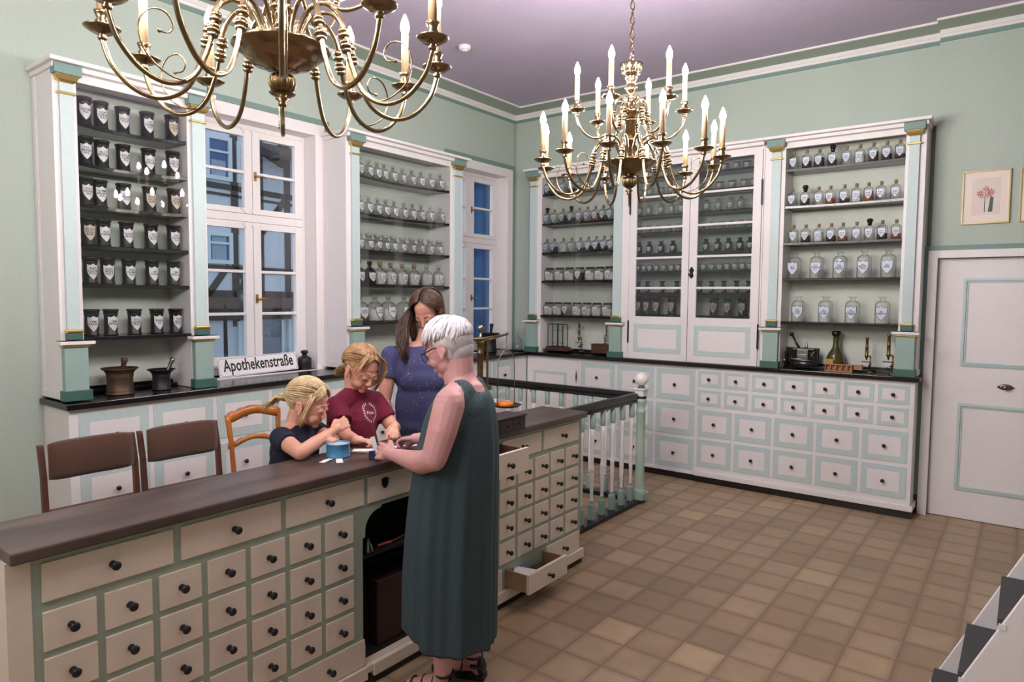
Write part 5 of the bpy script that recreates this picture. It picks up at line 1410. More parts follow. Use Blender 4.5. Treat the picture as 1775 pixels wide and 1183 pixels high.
def uv_dots():
    m = bpy.data.materials.new('dark green dress with pale flecks'); m.use_nodes = True; nt = m.node_tree; p = nt.nodes['Principled BSDF']; p.inputs['Roughness'].default_value = .85
    uv = nt.nodes.new('ShaderNodeUVMap'); uv.uv_map = 'weave'; w = []
    for ax in (0, 1):
        sp = nt.nodes.new('ShaderNodeSeparateXYZ'); nt.links.new(uv.outputs[0], sp.inputs[0])
        a = nt.nodes.new('ShaderNodeMath'); a.operation = 'MULTIPLY'; a.inputs[1].default_value = 2 * pi / (.0102, .0086)[ax]; nt.links.new(sp.outputs[ax], a.inputs[0])
        c = nt.nodes.new('ShaderNodeMath'); c.operation = 'SINE'; nt.links.new(a.outputs[0], c.inputs[0]); w.append(c)
    q = nt.nodes.new('ShaderNodeMath'); q.operation = 'MULTIPLY'; nt.links.new(w[0].outputs[0], q.inputs[0]); nt.links.new(w[1].outputs[0], q.inputs[1])
    g = nt.nodes.new('ShaderNodeMapRange'); g.inputs[1].default_value = .12; g.inputs[2].default_value = .5; nt.links.new(q.outputs[0], g.inputs[0])
    mx = nt.nodes.new('ShaderNodeMix'); mx.data_type = 'RGBA'; nt.links.new(g.outputs[0], mx.inputs[0]); mx.inputs[6].default_value = rgb(38, 52, 58); mx.inputs[7].default_value = rgb(92, 114, 120)
    nt.links.new(mx.outputs[2], p.inputs['Base Color']); return m
M_dress = uv_dots()
def yoke_mat():
    m = bpy.data.materials.new('dark green yoke cloth with pale flecks'); m.use_nodes = True; nt = m.node_tree; p = nt.nodes['Principled BSDF']; p.inputs['Roughness'].default_value = .85
    tc = nt.nodes.new('ShaderNodeTexCoord'); w = []
    for ax, per in (((.358, -.934, 0), .0102), ((-.25, -.1, 1), .0086)):
        d = nt.nodes.new('ShaderNodeVectorMath'); d.operation = 'DOT_PRODUCT'; d.inputs[1].default_value = ax; nt.links.new(tc.outputs['Object'], d.inputs[0])
        a = nt.nodes.new('ShaderNodeMath'); a.operation = 'MULTIPLY'; a.inputs[1].default_value = 2 * pi / per; nt.links.new(d.outputs['Value'], a.inputs[0])
        c = nt.nodes.new('ShaderNodeMath'); c.operation = 'SINE'; nt.links.new(a.outputs[0], c.inputs[0]); w.append(c)
    q = nt.nodes.new('ShaderNodeMath'); q.operation = 'MULTIPLY'; nt.links.new(w[0].outputs[0], q.inputs[0]); nt.links.new(w[1].outputs[0], q.inputs[1])
    g = nt.nodes.new('ShaderNodeMapRange'); g.inputs[1].default_value = .12; g.inputs[2].default_value = .5; nt.links.new(q.outputs[0], g.inputs[0])
    mx = nt.nodes.new('ShaderNodeMix'); mx.data_type = 'RGBA'; nt.links.new(g.outputs[0], mx.inputs[0]); mx.inputs[6].default_value = rgb(44, 62, 66); mx.inputs[7].default_value = rgb(100, 124, 130)
    nt.links.new(mx.outputs[2], p.inputs['Base Color']); return m
M_yoke = yoke_mat()
M_shirtM = pattern_mat('navy shirt with small red and white prints', rgb(66, 68, 110), rgb(176, 178, 196), 58, .15, rgb(156, 66, 84))
M_maroon = mat('maroon cotton', rgb(116, 24, 54), .9, noise=.08, nscale=30)
M_navy = mat('dark navy cotton', rgb(26, 30, 50), .9, noise=.08, nscale=30)
M_jeans = mat('dark blue jeans', rgb(36, 40, 62), .85, noise=.15, nscale=60)
M_sandal = mat('black sandal leather', rgb(30, 26, 28), .5)

def V(*a): return Vector(a)
class Flesh(MB):
    def cap(s, p0, r0, p1, r1, n=14):
        p0, p1 = Vector(p0), Vector(p1)
        s.tube([p0, p1], [r0, r1], n); s.ball(p0, r0, n); s.ball(p1, r1, n); return s
    def chain(s, pts):
        for (a, ra), (b, rb) in zip(pts[:-1], pts[1:]): s.cap(a, ra, b, rb)
        return s
def remesh(o, vox, smooth=4, fac=.5):
    r = o.modifiers.new('one surface', 'REMESH'); r.mode = 'VOXEL'; r.voxel_size = vox; r.use_smooth_shade = True
    if smooth: q = o.modifiers.new('smooth', 'SMOOTH'); q.iterations = smooth; q.factor = fac
def frame(yaw, pdown=0, roll=0):
    """rotation whose columns are forward, left and up"""
    return (Matrix.Rotation(radians(yaw), 3, 'Z') @ Matrix.Rotation(radians(pdown), 3, 'Y') @ Matrix.Rotation(radians(roll), 3, 'X'))

def head(fl, root, c, R, s, child=False, ears=True, skinm=None, mouth=0.0, brow=M_lash):
    """adds a head to the flesh mesh and face details as children"""
    c = Vector(c); P = lambda x, y, z: c + R @ (Vector((x, y, z)) * s)
    b = lambda p, rad: fl.ball(P(*p), 1, 18, rad=tuple(r * s for r in rad), rot=R)
    if child:
        b((-.012, 0, .034), (.094, .078, .084)); b((.034, 0, -.002), (.056, .064, .068)); b((.030, 0, -.050), (.048, .050, .040)); b((.064, 0, -.080), (.017, .018, .015))
        for y in (-1, 1): b((.056, .033 * y, -.040), (.026, .024, .026))
        fl.cap(P(.086, 0, .000), .006 * s, P(.098, 0, -.024), .0085 * s); nz, lz, cz = -.029, -.050, -.078
    else:
        b((-.012, 0, .035), (.094, .075, .084)); b((.034, 0, -.005), (.058, .063, .074)); b((.028, 0, -.062), (.052, .050, .040)); b((.068, 0, -.092), (.018, .020, .018))
        for y in (-1, 1): b((.058, .034 * y, -.036), (.026, .022, .028))
        fl.cap(P(.089, 0, .008), .0075 * s, P(.106, 0, -.026), .010 * s); nz, lz, cz = -.033, -.060, -.09
    for y in (-1, 1):
        b((.096 if not child else .090, .009 * y, nz), (.009, .008, .006))
        b((.076, .030 * y, .004), (.014, .017, .012))
        fl.cap(P(.084, .012 * y, .021), .006 * s, P(.070, .046 * y, .018), .006 * s)
        if ears:
            e = P(-.004, .076 * y, -.010)
            Re = R @ Matrix.Rotation(radians(-14 * 1), 3, 'Y') @ Matrix.Rotation(radians(16 * y), 3, 'Z')
            fl.ball(e, 1, 14, rad=(.017 * s, .006 * s, .029 * s), rot=Re)
            pts = [e + Re @ (Vector((.016 * cos(a), .005 * y, .027 * sin(a) + .001)) * s) for a in [radians(q) for q in range(-60, 215, 22)]]
            fl.tube(pts, .0042 * s, 8); fl.ball(e + Re @ Vector((.003, .003 * y, -.029)) * s, .0075 * s, 8)
    fl.cap(P(.088 if not child else .080, -.012, lz), .0058 * s, P(.088 if not child else .080, .012, lz), .0058 * s)
    fl.cap(P(.085 if not child else .078, -.010, lz - .010), .0062 * s, P(.085 if not child else .078, .010, lz - .010), .0062 * s)
    # coloured details
    dx = .0 if not child else -.008
    m = MB()
    for k, (zz, w, xx) in enumerate(((lz + .001, .019, .0895), (lz - .011, .016, .0875))):
        pts = [P(xx + dx + .0035 - .010 * (u * u), w * u, zz + mouth * u * u * .004) for u in (-1, -.6, -.2, .2, .6, 1)]
        m.tube(pts, [.0008 * s, .0030 * s, .0042 * s, .0042 * s, .0030 * s, .0008 * s], 8)
    m.build('lips', M_lip, root)
    for y in (-1, 1):
        m = MB()
        pts = [P(.0755 + .0152 * sqrt(1 - (.8 * u) ** 2), y * (.030 + .0145 * u), -.0045 + .0035 * u * u) for u in (-1, -.6, -.2, .2, .6, 1)]
        m.tube(pts, [.0008 * s, .0016 * s, .0019 * s, .0021 * s, .0021 * s, .0012 * s], 6)
        m.build('eyelashes', M_lash, root)
    for y in (-1, 1):
        m = MB()
        pts = [P((.0915 if not child else .0885) - .0070 * (u + 1), y * (.030 + .017 * u), .0265 + .0035 * (1 - u * u)) for u in (-1, -.5, 0, .5, 1)]
        m.tube(pts, [.0016 * s, .0028 * s, .0028 * s, .0022 * s, .0008 * s], 6, flat=.8)
        m.build('eyebrow', brow, root)
    return P

def hand(fl, wrist, d, up_, side, s=1.0, curl=(.5, .5, .5, .5), thumb=.6, spread=.10, tcurl=.4):
    """palm and five separate fingers; d = direction of the hand, up_ = back of the hand, side=+1 thumb towards d x up_"""
    d = Vector(d).normalized(); up_ = Vector(up_); up_ = (up_ - d * up_.dot(d)).normalized(); t = d.cross(up_).normalized() * side
    w = Vector(wrist); kn = w + d * .085 * s
    fl.cap(w, .026 * s, w + d * .03 * s, .025 * s)
    for u in (-1.35, -.45, .45, 1.35):
        fl.cap(w + d * .02 * s + t * u * .009 * s, .0135 * s, kn + t * u * .0195 * s, .0100 * s)
    tips = []
    for i, (u, L) in enumerate(((1.35, .070), (.45, .078), (-.45, .073), (-1.35, .058))):
        p = kn + t * u * .0200 * s; ang = 0; r = .0082 * s
        dd = (d + t * u * spread * .6).normalized()
        for seg, (fr, k) in enumerate(((.45, .35), (.30, .95), (.25, .75))):
            ang += curl[i] * k * 1.35
            q = p + (dd * cos(ang) - up_ * sin(ang)) * L * fr * s
            fl.cap(p, r, q, r * .92, 10); p = q; r *= .92
        tips.append(p)
    p = w + d * .022 * s + t * .022 * s - up_ * .004 * s
    q = p + (d * .75 + t * thumb - up_ * .25).normalized() * .042 * s; fl.cap(p, .0135 * s, q, .0108 * s)
    r_ = q + (d * 1.0 + t * (thumb - tcurl * 1.6) - up_ * (.25 + tcurl * .5)).normalized() * .032 * s; fl.cap(q, .0105 * s, r_, .0095 * s)
    v = r_ + (d * 1.0 + t * (thumb - tcurl * 2.4) - up_ * (.3 + tcurl)).normalized() * .024 * s; fl.cap(r_, .0095 * s, v, .0085 * s)
    return tips

def locks(name, root, matl, c, R, s, paths, r=.007, seed=1, flat=.45, base=None):
    rnd = random.Random(seed); m = MB(); c = Vector(c)
    P = lambda p: c + R @ (Vector(p) * s)
    if base: 
        for (bc, br) in base: m.ball(P(bc), 1, 24, rad=tuple(q * s for q in br), rot=R)
    for pts, rr in paths:
        q = [P(p) if not isinstance(p, tuple) or len(p) == 3 else Vector(p[:3]) for p in pts]
        n = len(q); rad = [max(.0012, rr * s * (.45 + .75 * sin(pi * min(1, (i + .6) / n * .9)))) for i in range(n)]; rad[-1] = .0012
        m.tube(q, rad, 6, flat=flat)
    return m.build(name, matl, root)
def arc(c, rad, a, b, n=7, lift=0.0, jit=0.0, rnd=None):
    """points over an ellipsoid from direction a to direction b"""
    a = Vector(a).normalized(); b = Vector(b).normalized(); out = []
    for i in range(n):
        t = i / (n - 1); d = a.slerp(b, t) if (a - b).length > 1e-4 else a
        k = 1 + lift * sin(pi * t) + (rnd.uniform(-jit, jit) if rnd else 0)
        out.append((c[0] + rad[0] * d.x * k, c[1] + rad[1] * d.y * k, c[2] + rad[2] * d.z * k))
    return out
def rings(m, data, rot, n=64, mi=0, fold=None, close=False):
    """tube of elliptical rings: (cx, cy, z, a, b) or with a tilt"""
    ca, sa = cos(rot), sin(rot); vs = []; fs = []
    for j, row in enumerate(data):
        cx, cy, z, a, b = row[:5]
        for i in range(n):
            t = 2 * pi * i / n; k = 1 + (fold(t, j / (len(data) - 1)) if fold else 0)
            x, y = a * cos(t) * k, b * sin(t) * k
            zz = z + (row[5](t) if len(row) > 5 else 0)
            vs.append((cx + x * ca - y * sa, cy + x * sa + y * ca, zz))
    for j in range(len(data) - 1):
        for i in range(n): fs.append((j * n + i, (j + 1) * n + i, (j + 1) * n + (i + 1) % n, j * n + (i + 1) % n))
    if close: fs.append(tuple(range(n))); fs.append(tuple(range((len(data) - 1) * n, len(data) * n))[::-1])
    m.add(vs, fs, mi, True); return m

# ----------------------------------------------------------------- grey haired woman in front of the counter
t = thing('person', 'grey-haired person in glasses and a long dark green sleeveless dress standing at the counter', 'person', (2.81, -4.13, 0))
yaw = 201.0; F = V(cos(radians(yaw)), sin(radians(yaw)), 0); Lf = V(-F.y, F.x, 0)
C0 = V(2.845, -4.125, 0)
fl = Flesh()
HC = V(2.800, -4.150, 1.470); HR = frame(197, 24, 0)
hp = head(fl, t, HC, HR, 1.0, mouth=.4, brow=mat('grey brow', rgb(150, 136, 134), .8))
neck0 = C0 + V(.015, .0, 1.322)
fl.cap(HC + HR @ V(-.040, 0, -.040), .054, neck0 + V(-.01, 0, .01), .060); fl.cap(HC + HR @ V(.01, 0, -.075), .040, neck0 - V(.03, .0, .0), .055)
fl.cap(neck0 + V(0, 0, .01), .062, neck0 + V(.02, 0, -.05), .085)
shL = C0 + Lf * .178 + V(.030, .0, 1.268); shR = C0 - Lf * .178 + V(.0, 0, 1.272)
fl.cap(neck0 + V(0, 0, -.02) + Lf * .03, .052, shL + V(0, 0, .012), .052); fl.cap(neck0 + V(0, 0, -.02) - Lf * .03, .052, shR + V(0, 0, .012), .050)
fl.chain([(shL, .062), (shL * .5 + V(2.925, -4.368, 1.062) * .5 + V(.008, -.004, 0), .058), (V(2.925, -4.362, 1.064), .050)])
fl.chain([(V(2.925, -4.362, 1.062), .047), (V(2.84, -4.345, 1.032), .047), (V(2.735, -4.320, 1.026), .037), (V(2.640, -4.302, 1.024), .027)])
tipsL = hand(fl, V(2.626, -4.299, 1.024), V(-.96, .14, -.02), V(.38, -.85, .30), 1, 1.06, (.62, .50, .46, .50), .50, .16, .45)
fl.chain([(shR, .058), (V(2.84, -3.93, 1.05), .048), (V(2.76, -3.95, 1.02), .044), (V(2.58, -3.995, 1.020), .034), (V(2.515, -4.012, 1.030), .026)])
hand(fl, V(2.508, -4.014, 1.031), V(-.85, -.35, -.12), V(.0, .25, .95), 1, .98, (1.0, 1.0, .95, .9), .5, .03, .5)
# trunk and legs
fl.chain([(C0 + V(.01, 0, 1.18), .10), (C0 + V(0, 0, .95), .11), (C0 + V(0, 0, .80), .12)])
for s_, fx, fy_, in ((1, 2.812, -4.192), (-1, 2.815, -4.005)):
    hip = C0 + Lf * .08 * s_ + V(0, 0, .80); ank = V(fx, fy_, .085)
    kn = V((hip.x + ank.x) / 2, (hip.y + ank.y) / 2, .45)
    fl.chain([(hip, .10), (kn, .065), (kn * .55 + ank * .45 + V(.012, 0, 0), .058), (kn * .2 + ank * .8, .044), (ank, .036)])
    fl.chain([(ank - V(0, 0, .02), .036), (ank + F * .09 - V(0, 0, .045), .030), (ank + F * .15 - V(0, 0, .06), .020)]); fl.ball(ank - F * .03 - V(0, 0, .045), .030)
body = fl.build('body', M_skinL, t); remesh(body, .0042, 4)
# dress
cx, cy = C0.x, C0.y
def fold(tt, v): return (.044 * sin(tt * 9 + .6) + .026 * sin(tt * 17 + 2) + .010 * sin(tt * 29)) * max(0, min(1, (1.0 - v) ** 1.0 * 1.35)) + (.010 * sin(tt * 31) + .006 * sin(tt * 43 + 1)) * (cos(tt) < .2) * min(1, max(0, (1 - v) * 5)) * (.25 + .75 * v)
hem = lambda tt: .055 * cos(tt) + .012 * sin(3 * tt)
sh_ = lambda k: (lambda tt: k * (abs(sin(tt)) ** 3) * -1 + .03 * (1 - abs(sin(tt))) * (-1 if cos(tt) > 0 else .25) * (k > 0))
D = [(cx - .035, cy - .02, .275, .192, .222, hem), (cx - .034, cy - .02, .34, .192, .222), (cx - .033, cy - .02, .45, .192, .222), (cx - .030, cy - .02, .60, .190, .220), (cx - .026, cy - .015, .75, .185, .216),
     (cx - .020, cy - .01, .88, .180, .212), (cx - .012, cy - .005, 1.00, .172, .205), (cx - .004, cy, 1.09, .162, .192), (cx + .004, cy, 1.17, .150, .178), (cx + .012, cy, 1.225, .136, .155, lambda tt: -.012 * abs(sin(tt)) ** 4),
     (cx + .020, cy, 1.268, .116, .130, lambda tt: -.012 * abs(sin(tt)) ** 4), (cx + .024, cy, 1.298, .096, .112, lambda tt: -.006 - .02 * max(0, cos(tt)))]
m = MB(); rings(m, D, radians(yaw), 96, fold=fold)
o = m.build('dress', M_dress, t)
ul = o.data.uv_layers.new(name='weave')
for pol in o.data.polygons:
    js = [(v // 96, v % 96) for v in pol.vertices]; wrap = max(i for _, i in js) - min(i for _, i in js) > 48
    for li, (j, i) in zip(pol.loop_indices, js):
        if wrap and i == 0: i = 96
        ul.data[li].uv = (i / 96 * 1.275, D[j][2])
sd = o.modifiers.new('cloth', 'SOLIDIFY'); sd.thickness = .004; sd.offset = 1
ss = o.modifiers.new('smooth', 'SUBSURF'); ss.levels = ss.render_levels = 1
# shoulder straps of the dress
m = Flesh()
for s_, sh in ((1, shL), (-1, shR)):
    a = C0 + Lf * .118 * s_ + V(.018, 0, 1.312)
    m.cap(C0 + Lf * .072 * s_ + V(.040, 0, 1.295), .058, C0 + Lf * .118 * s_ + V(.030, 0, 1.270), .060)
    m.cap(C0 + Lf * .078 * s_ + V(-.010, 0, 1.285), .050, C0 + Lf * .115 * s_ + V(-.010, 0, 1.255), .052)
    m.cap(C0 + Lf * .118 * s_ + V(.030, 0, 1.270), .060, C0 + Lf * .120 * s_ + V(.030, 0, 1.19), .060)
m.ball(C0 + V(.045, .015, 1.22), 1, 24, rad=(.095, .155, .105), rot=frame(yaw))
so = m.build('dress_yoke', M_yoke, t); remesh(so, .006, 8)
# glasses
m = MB(); P = hp
m.tube([P(.094, .050, .010), P(.088, .072, .010), P(.03, .080, .012), P(-.004, .081, .008)], .0028, 6)
m.tube([P(.094, -.050, .010), P(.088, -.072, .010), P(.03, -.080, .012), P(-.004, -.081, .008)], .0018, 6)
for y in (-1, 1):
    m.tube([P(.106 - .006 * abs(cos(a)), y * (.032 + .024 * cos(a)), -.002 + .017 * sin(a)) for a in [j * 2 * pi / 18 for j in range(19)]], .0018, 6)
m.tube([P(.108, -.010, .004), P(.110, 0, .006), P(.108, .010, .004)], .0016, 6)
m.build('glasses', mat('black glasses frame', rgb(28, 26, 34), .3), t)
# short white hair: swirl from the crown
rnd = random.Random(5); hc, hr = (-.016, 0, .034), (.104, .086, .096); paths = []
crown = V(-.55, 0, .8)
for k in range(460):
    az = radians(rnd.uniform(-180, 180)); front = cos(az)
    if front > .35: end = V(cos(az), sin(az) * 1.0, rnd.uniform(.10, .42))
    elif front > -.25: end = V(cos(az) * .9, sin(az), rnd.uniform(-.02, .25))
    else: end = V(cos(az), sin(az), rnd.uniform(-.30, .05))
    cr_ = crown.normalized(); q_ = rnd.uniform(.02, .62); st = cr_.slerp(end.normalized(), q_) + V(rnd.uniform(-.06, .06), rnd.uniform(-.06, .06), 0)
    pts = arc(hc, hr, st, end, 7, rnd.uniform(.02, .10), .006, rnd)
    if front > .35: pts[-1] = (pts[-1][0] + .014, pts[-1][1] * 1.03, pts[-1][2] - .012)
    paths.append((pts, rnd.uniform(.0035, .0065)))
locks('hair', t, M_hairW, HC, HR, 1.0, paths, base=[((-.026, 0, .042), (.092, .083, .086))])
paths = []
for k in range(240):
    az = radians(rnd.uniform(100, 260)); st = V(cos(az), sin(az), rnd.uniform(-.05, .25)); end = V(cos(az) * 1.0, sin(az) * (.72 if cos(az) < -.5 else .85), rnd.uniform(-1.5, -.8))
    pts = arc((-.020, 0, .028), (.096, .082, .100), st, end, 5, .02, .004, rnd); paths.append((pts, rnd.uniform(.0028, .0045)))
locks('nape_hair', t, M_hairG, HC, HR, 1.0, paths, base=[((-.042, 0, -.022), (.064, .066, .066))])
# sandals
for s_, ax, ay in ((1, 2.812, -4.192), (-1, 2.815, -4.005)):
    a = V(ax, ay, 0); m = MB()
    pr = [(-.065, -.026), (-.055, -.034), (.02, -.036), (.10, -.044), (.17, -.034), (.195, 0), (.17, .034), (.10, .044), (.02, .036), (-.055, .034), (-.065, .026)]
    pts = [(a.x + F.x * u + Lf.x * v, a.y + F.y * u + Lf.y * v) for u, v in pr]
    m.prism(pts, .0, .022, 2); m.build('sandal_sole', M_sandal, t, .004)
    m = MB()
    m.tube([a + Lf * .040 * cos(q) + F * (-.006 + .046 * -sin(q)) + V(0, 0, .050 + .02 * cos(q) ** 2) for q in [radians(w) for w in range(0, 181, 20)]], .016, 8, flat=.35)
    m.ball(a - F * .044 + V(0, 0, .055), 1, 14, rad=(.016, .036, .040), rot=frame(yaw))
    for u, h, r in ((.035, .088, .006), (.085, .070, .007), (.135, .052, .008)):
        m.tube([a + F * u + Lf * (.046 * cos(q)) + V(0, 0, .018 + (h - .018) * sin(q)) for q in [radians(w) for w in range(0, 181, 20)]], r, 6, flat=.4)
    m.tube([a + F * -.01 + Lf * (.042 * cos(q)) + V(0, 0, .10 + 0 * sin(q)) - F * .036 * sin(q) for q in [radians(w) for w in range(0, 361, 24)]], .005, 6)
    m.build('sandal_straps', M_sandal, t)
# what she holds
s = MB().box(-.018, .018, -.012, .012, 0, .034).xf(Matrix.Translation((2.468, -4.262, .9735)) @ Matrix.Rotation(radians(15), 4, 'Z')).build('small_carton', mat('dark violet carton', rgb(40, 34, 78), .5)); tag(s, 'small dark violet carton under the grey-haired persons left hand', 'box')
s = MB().box(-.010, .010, -.0004, .0004, 0, .062).xf(Matrix.Translation((2.452, -4.236, 1.005)) @ Matrix.Rotation(radians(40), 4, 'Z') @ Matrix.Rotation(radians(-14), 4, 'Y')).build('paper_strip', M_paper); tag(s, 'white paper strip held upright in the grey-haired persons fingers', 'paper strip')

# ----------------------------------------------------------------- blond child at the left
t = thing('person', 'blond ponytailed child in a dark navy t-shirt leaning an elbow on the counter', 'person', (2.02, -4.38, 0))
s_ = .98; HC = V(2.080, -4.318, 1.180); HR = frame(30, 20, 0)
fl = Flesh(); hp = head(fl, t, HC, HR, s_, True, skinm=M_skinC, brow=mat('blond brow', rgb(176, 136, 98), .8))
nb = V(2.025, -4.352, 1.092)
fl.cap(HC + HR @ V(-.03, 0, -.05) * s_, .046, nb, .040); fl.cap(HC + HR @ V(.0, 0, -.06) * s_, .036, nb, .038)
yw = radians(15); Fk = V(cos(yw), sin(yw), 0); Lk = V(-Fk.y, Fk.x, 0)
sR = nb - Lk * .108 + V(.02, 0, -.048); sL = nb + Lk * .115 + V(.02, 0, -.048)
E_ = V(2.245, -4.478, 1.006); Wr = V(2.212, -4.283, 1.066); Hn = V(2.205, -4.245, 1.076)
fl.cap(nb - V(0, 0, .03), .045, sR, .042); fl.cap(nb - V(0, 0, .03), .045, sL, .042)
fl.chain([(sR, .042), (sR * .45 + E_ * .55, .036), (E_, .032)]); fl.chain([(E_, .032), (E_ * .55 + Wr * .45, .031), (Wr, .0205)])
hand(fl, Wr, V(.10, .85, .42), V(.75, -.38, .30), -1, .80, (.80, .95, 1.0, 1.0), .45, .14, .6)
EL = V(2.14, -4.225, 1.005); WL = V(2.215, -4.268, 1.014)
fl.chain([(sL, .040), (EL, .031), (WL, .020)]); hand(fl, WL, V(.35, -.55, .35), V(.5, .3, .8), 1, .74, (1.1, 1.1, 1.1, 1.1), .45, .03, .7)
fl.chain([(V(2.02, -4.36, .96), .085), (V(2.00, -4.37, .80), .085), (V(1.98, -4.38, .62), .095)])
for q in (-1, 1): fl.chain([(V(1.98, -4.38 + q * .06, .60), .065), (V(1.98, -4.38 + q * .06, .33), .045), (V(1.97, -4.38 + q * .06, .06), .03), (V(2.08, -4.38 + q * .06, .03), .028)])
b = fl.build('body', M_skinC, t); remesh(b, .0036, 3)
m = Flesh(); 
m.ball(V(2.03, -4.355, .965), 1, 24, rad=(.098, .130, .125), rot=frame(15)); m.chain([(V(2.02, -4.36, .93), .102), (V(2.00, -4.37, .78), .108), (V(1.99, -4.375, .60), .112)])
m.cap(nb + V(0, 0, -.038), .052, sR + V(0, 0, -.008), .048); m.cap(nb + V(0, 0, -.038), .052, sL + V(0, 0, -.008), .048)
m.tube([sR, sR * .58 + E_ * .42], [.052, .050], 16); m.ball(sR, .052, 16); m.tube([sL, sL * .55 + EL * .45], [.050, .048], 16); m.ball(sL, .05, 16)
so = m.build('t_shirt', M_navy, t); remesh(so, .006, 4)
m = Flesh(); m.chain([(V(1.98, -4.38, .58), .112), (V(1.98, -4.38, .50), .112)])
for q in (-1, 1): m.cap(V(1.98, -4.38 + q * .06, .52), .078, V(1.98, -4.38 + q * .06, .34), .062)
so = m.build('shorts', M_jeans, t); remesh(so, .008, 3)
rnd = random.Random(11); hc, hr = (-.014, 0, .036), (.103, .088, .094); paths = []
kn_ = (-.118, 0, -.012)
for k in range(420):
    az = rnd.uniform(-1, 1)
    st = V(rnd.uniform(.15, .85), az * .5, rnd.uniform(.65, 1)).normalized() if rnd.random() < .6 else (V(rnd.uniform(.0, .45), az, rnd.uniform(.22, .7)).normalized() if rnd.random() < .5 else V(rnd.uniform(-.7, -.12), 1.2 * az, rnd.uniform(-.35, .4)).normalized())
    pts = arc(hc, hr, st, V(-1, az * .12, -.20), 8, .02, .008, rnd); pts[-1] = (kn_[0] + .012, kn_[1] + rnd.uniform(-.01, .01), kn_[2] + rnd.uniform(-.012, .012)); paths.append((pts, rnd.uniform(.003, .0055)))
for k in range(70):   # ponytail
    a, r = rnd.uniform(0, 6.28), rnd.uniform(0, .016)
    p0 = (kn_[0] + .01, r * cos(a), kn_[2] + r * sin(a)); L = rnd.uniform(.5, 1)
    pts = [p0, (kn_[0] - .030, r * 1.8 * cos(a), kn_[2] - .004 + r * sin(a)), (kn_[0] - .060 * L, r * 2.6 * cos(a), kn_[2] - .035 * L + r * 1.5 * sin(a)), (kn_[0] - .068 * L - rnd.uniform(0, .02), r * 3 * cos(a), kn_[2] - .085 * L + r * 2 * sin(a))]
    paths.append((pts, rnd.uniform(.003, .005)))
for sd_ in (-1, 1):   # strands beside the ear and loose fringe
    for k in range(11):
        x0 = rnd.uniform(.018, .042); pts = [(x0, sd_ * .060, .085), (x0 + .006, sd_ * .082, .045), (x0 + .004, sd_ * .084, .010), (x0 - .002, sd_ * .079, -.03 - rnd.uniform(0, .02)), (x0 - .006, sd_ * .070, -.070 - rnd.uniform(0, .03))]
        if k % 3: pts = pts[:3]
        paths.append((pts, rnd.uniform(.003, .005)))
    for k in range(10):
        pts = arc(hc, (.106, .088, .095), V(.5, sd_ * .2, .9), V(.98, sd_ * rnd.uniform(.2, .8), rnd.uniform(.35, .55)), 6, .06, .01, rnd); paths.append((pts, .004))
for k in range(110):   # hairline swept from the parting to the temples
    sg = rnd.choice((-1, 1)); pts = arc(hc, (.106, .090, .096), V(rnd.uniform(.45, .80), sg * rnd.uniform(.0, .1), .8), V(rnd.uniform(.45, .88), sg * rnd.uniform(.6, 1), rnd.uniform(.12, .42)), 6, .03, .006, rnd); paths.append((pts, rnd.uniform(.0025, .004)))
locks('hair', t, M_hairL, HC, HR, s_, paths, base=[((-.026, 0, .044), (.090, .082, .082)), ((-.050, 0, .004), (.056, .062, .050))])

# ----------------------------------------------------------------- child in the maroon t-shirt
t = thing('person', 'child with dark blond hair in a maroon t-shirt with a white wreath print', 'person', (1.98, -3.95, 0))
s_ = 1.0; HC = V(2.020, -3.952, 1.306); HR = frame(-4, 30, -6)
fl = Flesh(); hp = head(fl, t, HC, HR, s_, True, skinm=M_skinC, brow=mat('blond brow', rgb(176, 136, 98), .8))
nb = V(1.960, -3.955, 1.205)
fl.cap(HC + HR @ V(-.035, 0, -.05) * s_, .048, nb, .044); fl.cap(HC + HR @ V(.0, 0, -.065) * s_, .036, nb, .042)
sR = V(1.985, -4.085, 1.130); sL = V(1.965, -3.815, 1.125)
fl.cap(nb - V(0, 0, .03), .05, sR, .045); fl.cap(nb - V(0, 0, .03), .05, sL, .045)
EL = V(2.08, -3.785, .985); WL = V(2.210, -3.900, 1.036)
fl.chain([(sL, .044), (EL, .035)]); fl.chain([(EL, .034), (EL * .5 + WL * .5, .033), (WL, .024)])
hand(fl, WL, V(.62, -.72, -.34), V(.22, .1, .95), 1, .82, (.12, .85, .95, 1.0), .35, .10, .5)
ER = V(2.09, -4.115, 1.010); WR = V(2.205, -4.145, 1.004)
fl.chain([(sR, .043), (ER, .034)]); fl.chain([(ER, .033), (WR, .024)])
hand(fl, WR, V(.85, .35, -.02), V(.0, .1, .95), -1, .80, (1.0, 1.05, 1.1, 1.1), .35, .03, .6)
fl.chain([(V(1.95, -3.95, 1.03), .09), (V(1.93, -3.95, .85), .09), (V(1.92, -3.95, .70), .10)])
for q in (-1, 1): fl.chain([(V(1.92, -3.95 + q * .065, .68), .075), (V(1.92, -3.95 + q * .065, .36), .05), (V(1.91, -3.95 + q * .065, .07), .034), (V(2.03, -3.95 + q * .065, .032), .03)])
b = fl.build('body', M_skinC, t); remesh(b, .0036, 3)
m = Flesh()
m.ball(V(1.955, -3.95, 1.040), 1, 24, rad=(.105, .152, .140)); m.chain([(V(1.95, -3.95, 1.0), .120), (V(1.94, -3.95, .86), .126), (V(1.94, -3.95, .70), .130)])
m.cap(V(1.99, -3.975, 1.04), .100, V(1.985, -3.94, .86), .112)
m.cap(nb + V(0, 0, -.036), .060, sR + V(0, 0, -.004), .052); m.cap(nb + V(0, 0, -.036), .060, sL + V(0, 0, -.004), .052)
a = sL * .42 + EL * .58; m.tube([sL, a + V(0, 0, -.01)], [.056, .062], 16); m.ball(sL, .056, 16)
